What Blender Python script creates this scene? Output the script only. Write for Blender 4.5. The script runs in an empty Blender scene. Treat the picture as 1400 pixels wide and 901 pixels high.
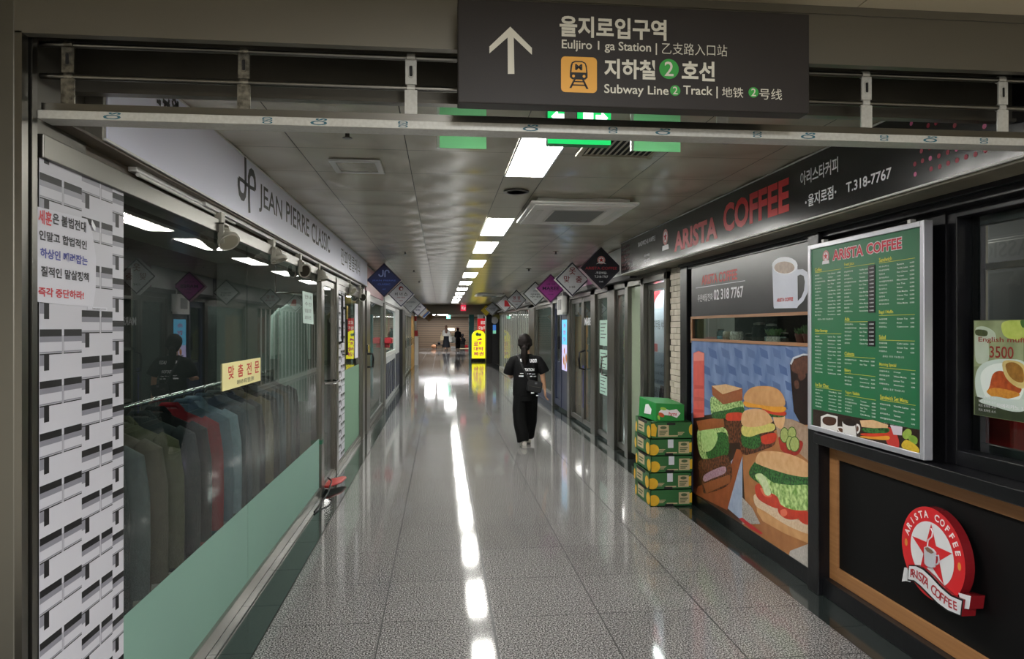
import bpy, bmesh, math, random
from mathutils import Vector, Matrix
random.seed(7)
C = bpy.context.scene.collection
SC = bpy.context.scene
# ---------------------------------------------------------------- camera, world, exposure, light
YAW = math.atan(97/965.0)
cam = bpy.data.objects.new('camera', bpy.data.cameras.new('camera')); C.objects.link(cam)
cam.location = (0, 0, 1.62); cam.rotation_euler = (math.pi/2, 0, -YAW)
cam.data.sensor_fit = 'HORIZONTAL'; cam.data.sensor_width = 36; cam.data.lens = 965/1400*36
cam.data.shift_y = -0.0018; cam.data.clip_start = 0.05; cam.data.clip_end = 200
SC.camera = cam
SC.view_settings.view_transform = 'Standard'; SC.view_settings.look = 'None'
SC.view_settings.gamma = 1; SC.view_settings.exposure = 0.3
SC.view_settings.use_curve_mapping = False
w = bpy.data.worlds.new('world'); SC.world = w; w.use_nodes = True
w.node_tree.nodes['Background'].inputs[0].default_value = (.9, .95, 1, 1)
w.node_tree.nodes['Background'].inputs[1].default_value = 0.05
try:
    SC.cycles.use_denoising = True; SC.cycles.max_bounces = 10; SC.cycles.transparent_max_bounces = 16
    SC.cycles.sample_clamp_indirect = 6; SC.cycles.caustics_reflective = False
except Exception: pass
LAMP = 45.0           # emission of the ceiling light panels
SHOP = 3.0           # scale of the lamps inside the shops
def area(name, loc, sx, sy, power, col=(1, 1, 1), rot=(0, 0, 0)):
    l = bpy.data.lights.new(name, 'AREA'); l.shape = 'RECTANGLE'; l.size = sx; l.size_y = sy
    l.energy = power; l.color = col
    o = bpy.data.objects.new(name, l); C.objects.link(o); o.location = loc; o.rotation_euler = rot
    return o
# lamps in the passage behind the camera, and inside the shops; added fills for the banner and hall
area('passage_lamp', (0.5, -0.9, 2.6), .6, 1.2, 215)
area('passage_lamp', (0.5, -3.2, 2.6), .6, 1.2, 120)
area('tailor_shop_lamp', (-2.6, 4.6, 2.5), .6, 3.0, 7*SHOP, (1, .97, .9))
area('tailor_shop_lamp', (-2.4, 8.8, 2.5), .6, 2.2, 10*SHOP, (1, .97, .9))
area('cafe_lamp', (3.6, 2.4, 2.5), .6, 1.6, 9*SHOP, (1, .9, .8))
area('cafe_lamp', (3.3, 5.4, 2.5), .4, 1.6, 9*SHOP, (1, .9, .8))
area('shop_light', (3.5, 9.2, 2.5), .6, 2.0, 16*SHOP)
area('shop_light', (2.455, 8.1, 2.16), .12, .8, 7*SHOP)  # added fill inside the door, brightens the catering banner
area('shop_light', (3.5, 12.2, 2.5), .6, 2.0, 12*SHOP)
area('shop_light', (3.5, 17.5, 2.5), .6, 5.0, 20*SHOP)
area('shop_light', (3.5, 24, 2.5), .6, 5.0, 10*SHOP)
area('shop_light', (-2.4, 13, 2.5), .6, 3.0, 45*SHOP)
area('shop_light', (-2.4, 19, 2.5), .6, 6.0, 70*SHOP)
area('shop_light', (-2.4, 27, 2.5), .6, 6.0, 70*SHOP)
area('hall_fill', (0.5, 54.2, 2.44), 5, .15, 130)  # added fill without a fixture, brightens the end wall
area('hall_fill', (0.5, 37.5, 2.44), .6, 1.2, 60)  # added fill hidden by the bulkhead, brightens the teal column
# ---------------------------------------------------------------- helpers
def lin(h):
    h = h.lstrip('#'); r = []
    for i in (0, 2, 4):
        x = int(h[i:i+2], 16)/255.0
        r.append(x/12.92 if x <= .04045 else ((x+.055)/1.055)**2.4)
    return (r[0], r[1], r[2], 1)
MATS = {}
def mat(name, h, rough=.5, metal=0., spec=.5, emit=0., noise=None, bump=None, coat=0., alpha=1., ior=None):
    """noise=(scale, second colour, contrast, stretch) ; bump=(scale, strength, stretch)"""
    if name in MATS: return MATS[name]
    m = bpy.data.materials.new(name); m.use_nodes = True; MATS[name] = m
    nt = m.node_tree; p = nt.nodes['Principled BSDF']
    c = lin(h)
    p.inputs['Base Color'].default_value = c; p.inputs['Roughness'].default_value = rough
    p.inputs['Metallic'].default_value = metal; p.inputs['Specular IOR Level'].default_value = spec
    p.inputs['Coat Weight'].default_value = coat; p.inputs['Coat Roughness'].default_value = .08
    p.inputs['Alpha'].default_value = alpha
    if emit:
        p.inputs['Emission Color'].default_value = c; p.inputs['Emission Strength'].default_value = emit
    tc = None
    def coords(st):
        tc = nt.nodes.new('ShaderNodeTexCoord'); mp = nt.nodes.new('ShaderNodeMapping')
        mp.inputs['Scale'].default_value = st
        nt.links.new(tc.outputs['Object'], mp.inputs['Vector']); return mp.outputs['Vector']
    if noise:
        n = nt.nodes.new('ShaderNodeTexNoise'); n.inputs['Scale'].default_value = noise[0]; n.inputs['Detail'].default_value = 3
        nt.links.new(coords(noise[3] if len(noise) > 3 else (1, 1, 1)), n.inputs['Vector'])
        r = nt.nodes.new('ShaderNodeValToRGB'); k = noise[2]/2
        r.color_ramp.elements[0].position = .5-k; r.color_ramp.elements[1].position = .5+k
        r.color_ramp.elements[0].color = c; r.color_ramp.elements[1].color = lin(noise[1])
        nt.links.new(n.outputs['Fac'], r.inputs['Fac']); nt.links.new(r.outputs['Color'], p.inputs['Base Color'])
        if emit: nt.links.new(r.outputs['Color'], p.inputs['Emission Color'])
    if bump:
        n = nt.nodes.new('ShaderNodeTexNoise'); n.inputs['Scale'].default_value = bump[0]; n.inputs['Detail'].default_value = 2
        nt.links.new(coords(bump[2] if len(bump) > 2 else (1, 1, 1)), n.inputs['Vector'])
        b = nt.nodes.new('ShaderNodeBump'); b.inputs['Strength'].default_value = bump[1]; b.inputs['Distance'].default_value = .01
        nt.links.new(n.outputs['Fac'], b.inputs['Height']); nt.links.new(b.outputs['Normal'], p.inputs['Normal'])
    return m
def glass_mat(name, tint, gloss=1.0, rough=0.0, ior=1.5):
    if name in MATS: return MATS[name]
    m = bpy.data.materials.new(name); m.use_nodes = True; MATS[name] = m; nt = m.node_tree; nt.nodes.clear()
    o = nt.nodes.new('ShaderNodeOutputMaterial'); mx = nt.nodes.new('ShaderNodeMixShader')
    t = nt.nodes.new('ShaderNodeBsdfTransparent'); t.inputs[0].default_value = lin(tint)
    g = nt.nodes.new('ShaderNodeBsdfGlossy'); g.inputs['Roughness'].default_value = rough; g.inputs['Color'].default_value = (gloss, gloss, gloss, 1)
    f = nt.nodes.new('ShaderNodeFresnel'); f.inputs['IOR'].default_value = ior
    ge = nt.nodes.new('ShaderNodeNewGeometry'); mu = nt.nodes.new('ShaderNodeMath'); mu.operation = 'SUBTRACT'; mu.use_clamp = True   # only the outer face mirrors
    nt.links.new(f.outputs[0], mu.inputs[0]); nt.links.new(ge.outputs['Backfacing'], mu.inputs[1])
    nt.links.new(mu.outputs[0], mx.inputs[0]); nt.links.new(t.outputs[0], mx.inputs[1]); nt.links.new(g.outputs[0], mx.inputs[2])
    nt.links.new(mx.outputs[0], o.inputs[0]); return m
def sheet_mat(name, h, clear):
    """a milky translucent plastic sheet"""
    m = bpy.data.materials.new(name); m.use_nodes = True; MATS[name] = m; nt = m.node_tree; nt.nodes.clear(); L = nt.links.new
    o = nt.nodes.new('ShaderNodeOutputMaterial'); a = nt.nodes.new('ShaderNodeMixShader'); b = nt.nodes.new('ShaderNodeMixShader')
    d = nt.nodes.new('ShaderNodeBsdfDiffuse'); t = nt.nodes.new('ShaderNodeBsdfTranslucent'); r = nt.nodes.new('ShaderNodeBsdfTransparent')
    for n in (d, t, r): n.inputs[0].default_value = lin(h)
    a.inputs[0].default_value = .6; b.inputs[0].default_value = clear
    L(d.outputs[0], a.inputs[1]); L(t.outputs[0], a.inputs[2]); L(a.outputs[0], b.inputs[1]); L(r.outputs[0], b.inputs[2]); L(b.outputs[0], o.inputs[0]); return m
class FR:                                   # a flat frame on a wall: u to the viewer's right, v up, d out of the wall
    def __init__(s, o, u, v): s.o, s.u, s.v = Vector(o), Vector(u).normalized(), Vector(v).normalized(); s.n = s.u.cross(s.v)
    def p(s, u, v, d=0.): return s.o + s.u*u + s.v*v + s.n*d
    def at(s, px, py):                      # where the sight line through a photo point meets the wall, as (u, v)
        a, b = (px-700)/965.0, (py-448)/965.0; c, q = math.cos(YAW), math.sin(YAW)
        r = Vector((c*a+q, c-q*a, -b)); e = Vector((0, 0, 1.62)); k = (s.o-e).dot(s.n)/r.dot(s.n)
        h = e + r*k - s.o; return (h.dot(s.u), h.dot(s.v))
def LW(x): return FR((x, 0, 0), (0, 1, 0), (0, 0, 1))        # left wall facing +x, u = y
def RW(x): return FR((x, 0, 0), (0, -1, 0), (0, 0, 1))       # right wall facing -x, u = -y
def FW(y): return FR((0, y, 0), (1, 0, 0), (0, 0, 1))        # wall facing the camera, u = x
TXT = {}
def text_geo(s, bold):
    k = (s, bold)
    if k in TXT: return TXT[k]
    cu = bpy.data.curves.new('t', 'FONT'); cu.body = s; cu.size = 1; cu.resolution_u = 3; cu.offset = bold
    o = bpy.data.objects.new('t', cu); C.objects.link(o)
    dg = bpy.context.evaluated_depsgraph_get(); me = o.evaluated_get(dg).to_mesh()
    vs = [(v.co.x, v.co.y) for v in me.vertices]; fs = [tuple(p.vertices) for p in me.polygons]
    o.evaluated_get(dg).to_mesh_clear(); bpy.data.objects.remove(o); bpy.data.curves.remove(cu)
    x0 = min(v[0] for v in vs); x1 = max(v[0] for v in vs); y0 = min(v[1] for v in vs); y1 = max(v[1] for v in vs)
    TXT[k] = ([((x-x0)/(x1-x0 or 1), (y-y0)/(y1-y0 or 1)) for x, y in vs], fs, (x1-x0)/(y1-y0 or 1)); return TXT[k]
def ell(u, v, a, b=None, n=28, t0=0., t1=2*math.pi, rot=0.):
    b = a if b is None else b; r = []; full = abs(t1-t0-2*math.pi) < 1e-6
    for i in range(n if full else n+1):
        t = t0+(t1-t0)*i/n; x, y = a*math.cos(t), b*math.sin(t)
        r.append((u+x*math.cos(rot)-y*math.sin(rot), v+x*math.sin(rot)+y*math.cos(rot)))
    return r
def rrect(u0, v0, u1, v1, r, n=5):
    p = []
    for cu, cv, a in ((u1-r, v1-r, 0), (u0+r, v1-r, 90), (u0+r, v0+r, 180), (u1-r, v0+r, 270)):
        for i in range(n+1):
            t = math.radians(a+90*i/n); p.append((cu+r*math.cos(t), cv+r*math.sin(t)))
    return p
class MB:
    clip = None
    def __init__(s): s.v, s.f, s.m = [], [], []
    def add(s, vs, fs, m=0):
        b = len(s.v); s.v += [Vector(v) for v in vs]
        for f in fs: s.f.append(tuple(i+b for i in f)); s.m.append(m)
        return s
    def box(s, x0, y0, z0, x1, y1, z1, m=0):
        x0, x1 = min(x0, x1), max(x0, x1); y0, y1 = min(y0, y1), max(y0, y1); z0, z1 = min(z0, z1), max(z0, z1)
        return s.add([(x0, y0, z0), (x1, y0, z0), (x1, y1, z0), (x0, y1, z0), (x0, y0, z1), (x1, y0, z1), (x1, y1, z1), (x0, y1, z1)],
              [(3, 2, 1, 0), (4, 5, 6, 7), (0, 1, 5, 4), (1, 2, 6, 5), (2, 3, 7, 6), (3, 0, 4, 7)], m)
    def fbox(s, fr, u0, v0, u1, v1, d0, d1, m=0):       # box on a frame
        p = [fr.p(u, v, d) for d in (d0, d1) for u, v in ((u0, v0), (u1, v0), (u1, v1), (u0, v1))]
        return s.add(p, [(3, 2, 1, 0), (4, 5, 6, 7), (0, 1, 5, 4), (1, 2, 6, 5), (2, 3, 7, 6), (3, 0, 4, 7)], m)
    def frame(s, fr, u0, v0, u1, v1, wd, d0, d1, m=0):  # four bars round an opening
        s.fbox(fr, u0, v0, u0+wd, v1, d0, d1, m); s.fbox(fr, u1-wd, v0, u1, v1, d0, d1, m)
        s.fbox(fr, u0+wd, v0, u1-wd, v0+wd, d0, d1, m); s.fbox(fr, u0+wd, v1-wd, u1-wd, v1, d0, d1, m); return s
    def poly(s, fr, pts, d=0., m=0):
        b = len(s.v); s.v += [fr.p(u, v, d) for u, v in pts]; s.f.append(tuple(range(b, b+len(pts)))); s.m.append(m); return s
    def pp(s, fr, pts, d=0., m=0):                       # polygon given in photo points on the wall
        q = [fr.at(*p) for p in pts]
        if s.clip:                                      # trim to the sheet (u0, v0, u1, v1)
            for ax, sg, lim in ((0, 1, s.clip[0]), (1, 1, s.clip[1]), (0, -1, s.clip[2]), (1, -1, s.clip[3])):
                r = []
                for i in range(len(q)):
                    a, b = q[i-1], q[i]; da, db = sg*(a[ax]-lim), sg*(b[ax]-lim)
                    if (da < 0) != (db < 0): k = da/(da-db); r.append((a[0]+(b[0]-a[0])*k, a[1]+(b[1]-a[1])*k))
                    if db >= 0: r.append(b)
                q = r
                if len(q) < 3: return s
        a = sum(q[i][0]*q[(i+1) % len(q)][1]-q[(i+1) % len(q)][0]*q[i][1] for i in range(len(q)))
        return s.poly(fr, q if a > 0 else q[::-1], d, m)
    def blob(s, fr, pts, d=0., m=0, n=4):               # smooth closed curve through photo points
        q = [Vector(p) for p in pts]; r = []; L = len(q)
        for i in range(L):
            a, b, c, e = q[i-1], q[i], q[(i+1) % L], q[(i+2) % L]
            for k in range(n):
                t = k/n; r.append(tuple(.5*(2*b+(c-a)*t+(2*a-5*b+4*c-e)*t*t+(3*b-a-3*c+e)*t**3)))
        return s.pp(fr, r, d, m)
    def prism(s, fr, pts, d0, d1, m=0, m2=None):
        n = len(pts); b = len(s.v)
        s.v += [fr.p(u, v, d0) for u, v in pts] + [fr.p(u, v, d1) for u, v in pts]
        s.f += [tuple(range(b+n, b+2*n)), tuple(range(b+n-1, b-1, -1))]; s.m += [m, m]
        for i in range(n):
            j = (i+1) % n; s.f.append((b+i, b+j, b+n+j, b+n+i)); s.m.append(m if m2 is None else m2)
        return s
    def text(s, fr, t, u0, v0, u1, v1, d=.001, m=0, bold=0.):
        vs, fs, _ = text_geo(t, bold)
        return s.add([fr.p(u0+x*(u1-u0), v0+y*(v1-v0), d) for x, y in vs], fs, m)
    def tp(s, fr, t, xl, yt, yb, xr, m=0, bold=0., d=.001):   # text filling a box given in photo points (left edge top/bottom, right edge)
        u0, v1 = fr.at(xl, yt); _, v0 = fr.at(xl, yb); u1, _ = fr.at(xr, yb)
        return s.text(fr, t, u0, v0, u1, v1, d, m, bold)
    def tc(s, fr, t, u, v, h, d=.001, m=0, bold=0., wide=1.): # text centred at u, v with height h
        a = text_geo(t, bold)[2]*h*wide; return s.text(fr, t, u-a/2, v-h/2, u+a/2, v+h/2, d, m, bold)
    def tube(s, pts, r, n=10, m=0, cap=True):
        pts = [Vector(p) for p in pts]; rs = r if isinstance(r, (list, tuple)) else [r]*len(pts)
        rs = [q if isinstance(q, tuple) else (q, q) for q in rs]
        b = len(s.v); ref = None
        for i, p in enumerate(pts):
            t = (pts[min(i+1, len(pts)-1)]-pts[max(i-1, 0)]).normalized()
            if ref is None:
                ref = Vector((1, 0, 0)) if abs(t.x) < .8 else Vector((0, 1, 0))
            a = (ref - t*ref.dot(t)).normalized(); ref = a; c = t.cross(a)
            for k in range(n):
                w = 2*math.pi*k/n; s.v.append(p + a*(math.cos(w)*rs[i][0]) + c*(math.sin(w)*rs[i][1]))
        for i in range(len(pts)-1):
            for k in range(n):
                j = (k+1) % n; s.f.append((b+i*n+k, b+i*n+j, b+(i+1)*n+j, b+(i+1)*n+k)); s.m.append(m)
        if cap:
            s.f.append(tuple(b+k for k in range(n-1, -1, -1))); s.f.append(tuple(b+(len(pts)-1)*n+k for k in range(n))); s.m += [m, m]
        return s
    def cyl(s, p0, p1, r, r1=None, n=16, m=0): return s.tube([p0, p1], [r, r if r1 is None else r1], n, m)
    def lathe(s, prof, c, n=20, m=0, ax='z', sq=(1, 1)):
        b = len(s.v); c = Vector(c)
        for r, z in prof:
            for k in range(n):
                w = 2*math.pi*k/n; x, y = r*math.cos(w)*sq[0], r*math.sin(w)*sq[1]
                s.v.append(c + Vector((x, y, z) if ax == 'z' else (x, z, y) if ax == 'y' else (z, x, y)))
        for i in range(len(prof)-1):
            for k in range(n):
                j = (k+1) % n; s.f.append((b+i*n+k, b+i*n+j, b+(i+1)*n+j, b+(i+1)*n+k)); s.m.append(m)
        s.f.append(tuple(b+k for k in range(n-1, -1, -1))); s.f.append(tuple(b+(len(prof)-1)*n+k for k in range(n))); s.m += [m, m]
        return s
    def ball(s, c, r, n=14, m=0, sq=(1, 1, 1)):
        k = n//2; prof = [(math.sin(math.pi*i/k)*r+1e-5, -math.cos(math.pi*i/k)*r*sq[2]) for i in range(k+1)]
        return s.lathe(prof, c, n, m, 'z', (sq[0], sq[1]))
def wloc(o):
    l = Vector((0, 0, 0))
    while o: l += o.location; o = o.parent
    return l
def build(name, mb, mats, parent=None, smooth=False, bevel=0., remesh=0.):
    if not isinstance(mats, (list, tuple)): mats = [mats]
    if parent: off = wloc(parent)
    else:
        xs = [v.x for v in mb.v]; ys = [v.y for v in mb.v]; zs = [v.z for v in mb.v]
        off = Vector(((min(xs)+max(xs))/2, (min(ys)+max(ys))/2, min(zs)))
    me = bpy.data.meshes.new(name); me.from_pydata([v-off for v in mb.v], [], mb.f)
    for m in mats: me.materials.append(m)
    if len(mats) > 1: me.polygons.foreach_set('material_index', mb.m)
    o = bpy.data.objects.new(name, me); C.objects.link(o)
    if remesh:
        r = o.modifiers.new('r', 'REMESH'); r.mode = 'VOXEL'; r.voxel_size = remesh
        q = o.modifiers.new('s', 'SMOOTH'); q.factor = .5; q.iterations = 4
        dg = bpy.context.evaluated_depsgraph_get(); m2 = bpy.data.meshes.new_from_object(o.evaluated_get(dg))
        o.modifiers.clear(); o.data = m2; me = m2; me.name = name
        me.materials.clear()
        for m in mats: me.materials.append(m)
        smooth = True
    if smooth:
        me.shade_smooth()
        if not remesh: me.set_sharp_from_angle(angle=math.radians(40))
    if bevel:
        b = o.modifiers.new('bevel', 'BEVEL'); b.width = bevel; b.segments = 2; b.limit_method = 'ANGLE'; b.angle_limit = math.radians(40)
    if parent: o.parent = parent
    else: o.location = off
    return o
def tag(o, label, cat, group=None, kind=None):
    o['label'] = label; o['category'] = cat
    if group: o['group'] = group
    if kind: o['kind'] = kind
    return o
def thing(name, label, cat, loc=(0, 0, 0), group=None):
    o = bpy.data.objects.new(name, None); C.objects.link(o); o.location = loc; o.empty_display_size = .1
    return tag(o, label, cat, group)
def struct(name, mb, mats, parent=None, **k):
    o = build(name, mb, mats, parent, **k)
    if not parent: o['kind'] = 'structure'
    return o
def dup(o, loc=None, label=None, rz=None, parent=None, mats=None):
    c = o.copy(); C.objects.link(c)
    if parent: c.parent = parent
    if loc is not None: c.location = loc
    if rz is not None: c.rotation_euler = (0, 0, rz)
    if label: c['label'] = label
    for ch in o.children: dup(ch, parent=c)
    return c
# ---------------------------------------------------------------- materials
STEEL = mat('stainless', '#76746e', .3, 1., bump=(3, .06, (1, 1, .1)))
STEELD = mat('dark_stainless', '#5d5b57', .33, 1.)
ALU = mat('aluminium', '#c3c4c8', .35, 1.)
WHITE = mat('white_paint', '#d8d8d6', .45)
BLACK = mat('black_paint', '#0b0b0d', .35, 0, .35, bump=(60, .05))
BLACKM = mat('black_matt', '#0b0b0c', .7)
INK = mat('black_ink', '#141416', .6)
RED = mat('red_print', '#c2202c', .5)
WPRINT = mat('white_print', '#e6e6ea', .5)
GLASS = glass_mat('shop_glass', '#e4ece8', .95, 0.0, 1.42)
CLEAR = glass_mat('clear_glass', '#e4eae8', .9, 0.0, 1.45)
DARKIN = mat('shop_dark_wall', '#1c1f21', .7)
GREYIN = mat('shop_grey_wall', '#7d8480', .7)
CHROME = mat('chrome', '#c8c8c8', .12, 1.)
WOODT = mat('wood_trim', '#a9794a', .5, noise=(6, '#8d6038', .6, (1, .15, 3)))
# ================================================================ THE SETTING
def granite():
    m = bpy.data.materials.new('granite_tiles'); m.use_nodes = True; nt = m.node_tree; p = nt.nodes['Principled BSDF']; L = nt.links.new
    tc = nt.nodes.new('ShaderNodeNewGeometry'); sx = nt.nodes.new('ShaderNodeSeparateXYZ'); L(tc.outputs['Position'], sx.inputs[0])
    def mth(op, a, b=None, c=None):
        n = nt.nodes.new('ShaderNodeMath'); n.operation = op
        for i, q in enumerate((a, b, c)):
            if q is None: continue
            if isinstance(q, (int, float)): n.inputs[i].default_value = q
            else: L(q, n.inputs[i])
        return n.outputs[0]
    def line(co, off, pitch, wd):
        f = mth('MULTIPLY_ADD', co, 1/pitch, -off/pitch + 100); fr = mth('FRACT', f)
        return mth('LESS_THAN', fr, wd/pitch), mth('FLOOR', f)
    lx, ix = line(sx.outputs[0], -.932, .606, .008); ly, iy = line(sx.outputs[1], 3.928, .612, .007)
    cx = mth('LESS_THAN', mth('ABSOLUTE', mth('SUBTRACT', sx.outputs[0], .284)), .007)
    ln = mth('MAXIMUM', mth('MAXIMUM', lx, ly), cx)
    wn = nt.nodes.new('ShaderNodeTexWhiteNoise'); wn.noise_dimensions = '2D'; cb = nt.nodes.new('ShaderNodeCombineXYZ')
    L(ix, cb.inputs[0]); L(iy, cb.inputs[1]); L(cb.outputs[0], wn.inputs['Vector'])
    n1 = nt.nodes.new('ShaderNodeTexNoise'); n1.inputs['Scale'].default_value = 125; n1.inputs['Detail'].default_value = 2; L(tc.outputs['Position'], n1.inputs['Vector'])
    n2 = nt.nodes.new('ShaderNodeTexNoise'); n2.inputs['Scale'].default_value = 1.3; L(tc.outputs['Position'], n2.inputs['Vector'])
    r = nt.nodes.new('ShaderNodeValToRGB'); e = r.color_ramp.elements
    e[0].position = .37; e[0].color = lin('#333233'); e[1].position = .63; e[1].color = lin('#b2b0af')
    x = e.new(.5); x.color = lin('#6a6868')
    L(n1.outputs['Fac'], r.inputs[0])
    tone = mth('ADD', mth('MULTIPLY_ADD', wn.outputs['Value'], .09, .9), mth('MULTIPLY_ADD', n2.outputs['Fac'], .2, -.1))
    mul = nt.nodes.new('ShaderNodeVectorMath'); mul.operation = 'SCALE'; L(r.outputs[0], mul.inputs[0]); L(tone, mul.inputs['Scale'])
    mx = nt.nodes.new('ShaderNodeMix'); mx.data_type = 'RGBA'; L(ln, mx.inputs[0]); L(mul.outputs[0], mx.inputs[6]); mx.inputs[7].default_value = lin('#0c0b0b')
    L(mx.outputs[2], p.inputs['Base Color']); p.inputs['Roughness'].default_value = .1; p.inputs['Specular IOR Level'].default_value = .27
    L(mth('MULTIPLY_ADD', ln, .4, .07), p.inputs['Roughness'])
    n3 = nt.nodes.new('ShaderNodeTexNoise'); n3.inputs['Scale'].default_value = 5; L(tc.outputs['Position'], n3.inputs['Vector'])
    b = nt.nodes.new('ShaderNodeBump'); b.inputs['Strength'].default_value = .012; b.inputs['Distance'].default_value = .01
    L(n3.outputs['Fac'], b.inputs['Height']); L(b.outputs[0], p.inputs['Normal'])
    return m
GRAN = granite()
DGRAN = mat('dark_granite', '#1a201f', .1, 0, .42, noise=(180, '#2d3433', .5))
LXW, RXW = -1.165, 2.33
m = MB(); m.box(-.932, -4.5, -.1, 2.1, 31.2, 0); m.box(-6, 31.2, -.1, 7, 57, 0)
struct('floor', m, GRAN)
for nm, a, b, y0 in (('trim_border_left', -1.32, -.932, -4.5), ('trim_border_right', 2.1, 2.45, -4.5)):
    m = MB()
    y = 2.4-.612*12
    while y < 31.1:
        m.box(a, y+.0015, -.1, b, min(y+.6105, 31.2), 0); y += .612
    struct(nm, m, DGRAN)
m = MB(); m.box(-1.32, -4.5, -.1, -.932, 31.2, -.004); m.box(2.1, -4.5, -.1, 2.45, 31.2, -.004)
struct('trim_border_joints', m, mat('joint_grey', '#74787a', .6))
m = MB(); m.box(-3.6, -4.5, -.1, -1.32, 31.2, 0); m.box(2.45, -4.5, -.1, 5.0, 31.2, 0)
struct('floor_shops', m, mat('shop_floor', '#6d6a64', .35, noise=(3, '#5b5852', .5)))
# ceiling of pressed metal panels, slightly pillowed
CEIL = mat('ceiling_panel', '#b8b3a2', .22, 0, .7, noise=(1.5, '#b0ab9a', .6), bump=(2.0, .08))
GAP = mat('ceiling_joint', '#3d3a33', .8)
LIGHTS = [3.43, 6.44, 8.25, 10.45, 12.87, 15.29, 17.71, 20.13, 22.55, 24.97, 27.39]
def pillow(m, x0, x1, y0, y1, k, sag=.013):
    vs, fs = [], []
    for j in range(k+1):
        for i in range(k+1):
            u, v = i/k, j/k
            r = ((u-.5)/.47)**2 + ((v-.5)/.43)**2
            z = 2.62 - sag*(max(0, 1-r)**.7) if k > 1 else 2.62
            vs.append((x0+(x1-x0)*u, y0+(y1-y0)*v, z))
    for j in range(k):
        for i in range(k):
            a = j*(k+1)+i; fs.append((a, a+k+1, a+k+2, a+1))
    m.add(vs, fs)
m = MB(); cols = [(-2.0, -1.4), (-1.4, -.795), (-.795, -.19), (-.19, .413), (.68, 1.285), (1.285, 1.89), (1.89, 2.5)]
for r in range(-4, 44):
    y0 = 4.62+.605*r; y1 = y0+.605
    if y0 < 2.1: continue
    for a, b in cols: pillow(m, a+.0025, b-.0025, y0+.0025, min(y1, 31.2)-.0025, 14 if y0 < 10 else 6)
y = 2.14
for L0 in LIGHTS + [31.2]:
    while y < L0-.01:
        y2 = min(y+.605, L0); m.add([(.4155, y+.002, 2.62), (.4155, y2-.002, 2.62), (.6775, y2-.002, 2.62), (.6775, y+.002, 2.62)], [(0, 1, 2, 3)]); y = y2
    y = L0+1.2
struct('ceiling', m, CEIL, smooth=True)
m = MB(); m.box(-3.6, 2.14, 2.632, 5.0, 31.2, 2.75); struct('ceiling_upper', m, GAP)
m = MB(); m.box(-3.6, 2.2, 2.60, -2.0, 31.2, 2.632); m.box(2.5, 2.2, 2.60, 5.0, 31.2, 2.632); struct('ceiling_shops', m, mat('shop_ceiling', '#8a8a86', .7))
# the passage in front of the shutter opening
m = MB()
for i in range(-7, 11):
    for j in range(-11, 6):
        x, y = .1+.6*i, -1.15+.6*j
        if y < 2.05 : m.box(x+.002, y+.002, 2.625, x+.598, min(y+.598, 2.1), 2.66)
m.box(-4, -4.5, 2.64, 6.6, 2.1, 2.7); struct('ceiling_passage', m, mat('beige_panel', '#c4b89c', .5))
m = MB(); m.box(-4, -4.5, -.1, -2.6, 2.1, 2.7); struct('wall_passage_left', m, mat('passage_wall', '#cfcabd', .6))
m = MB(); m.box(4.2, -4.5, -.1, 6.6, 2.1, 2.7); struct('wall_passage_right', m, MATS['passage_wall'])
m = MB(); m.box(-4, -4.7, -.1, 6.6, -4.5, 2.7); struct('wall_passage_back', m, MATS['passage_wall'])
m = MB(); m.box(-2.6, -4.5, -.1, -1.32, 2.1, 0); m.box(2.45, -4.5, -.1, 4.2, 2.1, 0); struct('floor_passage', m, GRAN)
# steel portal
STP = mat('brushed_panel', '#55534c', .36, .6, noise=(2.2, '#68655c', .7, (1, 1, .15)), bump=(4, .05, (1, 1, .1)))
m = MB(); m.box(-2.6, 2.1, 0, -1.185, 2.5, 2.62); struct('trim_pillar_left', m, STP, bevel=.004)
m = MB(); m.box(-1.185, 2.10, 0, -1.166, 2.13, 2.45); m.box(-1.185, 2.14, 0, -1.16, 2.166, 2.62); m.box(-1.2, 2.102, 0, -1.184, 2.182, 2.62)
struct('trim_guide_rail', m, STEEL)
m = MB(); m.box(-1.186, 2.1, 2.445, 4.2, 2.13, 2.625); m.box(-1.186, 2.095, 2.6, 4.2, 2.1, 2.625); struct('trim_header', m, mat('header_panel', '#7d796f', .42, .7, noise=(1.6, '#6b685e', .7, (.5, 1, 1))))
m = MB(); m.box(-1.184, 2.4, 2.372, 3.2, 2.42, 2.62); m.box(-1.184, 2.38, 2.372, 3.2, 2.4, 2.384); struct('trim_shutter_box', m, mat('shutter_box', '#7a766d', .3, .75, noise=(2, '#5a574f', .6)))
m = MB(); m.box(2.62, 2.1, 0, 4.2, 2.3, 2.62); struct('trim_pillar_right', m, STP)
# far end: bulkhead, hall beyond
m = MB(); m.box(-6, 31.2, 2.2, 7, 31.5, 2.75); struct('trim_bulkhead', m, mat('bulkhead', '#6f6a5e', .5))
m = MB(); m.box(-6, 31.5, 2.47, 7, 57, 2.6); struct('ceiling_hall', m, mat('hall_ceiling', '#8d8878', .5))
def stripes():
    m = mat('striped_brown', '#776350', .55); nt = m.node_tree; p = nt.nodes['Principled BSDF']
    g = nt.nodes.new('ShaderNodeNewGeometry'); wv = nt.nodes.new('ShaderNodeTexWave'); wv.bands_direction = 'Z'; wv.inputs['Scale'].default_value = 2.2
    r = nt.nodes.new('ShaderNodeValToRGB'); r.color_ramp.elements[0].position = .12; r.color_ramp.elements[1].position = .3
    r.color_ramp.elements[0].color = lin('#4f4134'); r.color_ramp.elements[1].color = lin('#7b6753')
    nt.links.new(g.outputs['Position'], wv.inputs['Vector']); nt.links.new(wv.outputs['Fac'], r.inputs[0]); nt.links.new(r.outputs[0], p.inputs['Base Color']); return m
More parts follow.
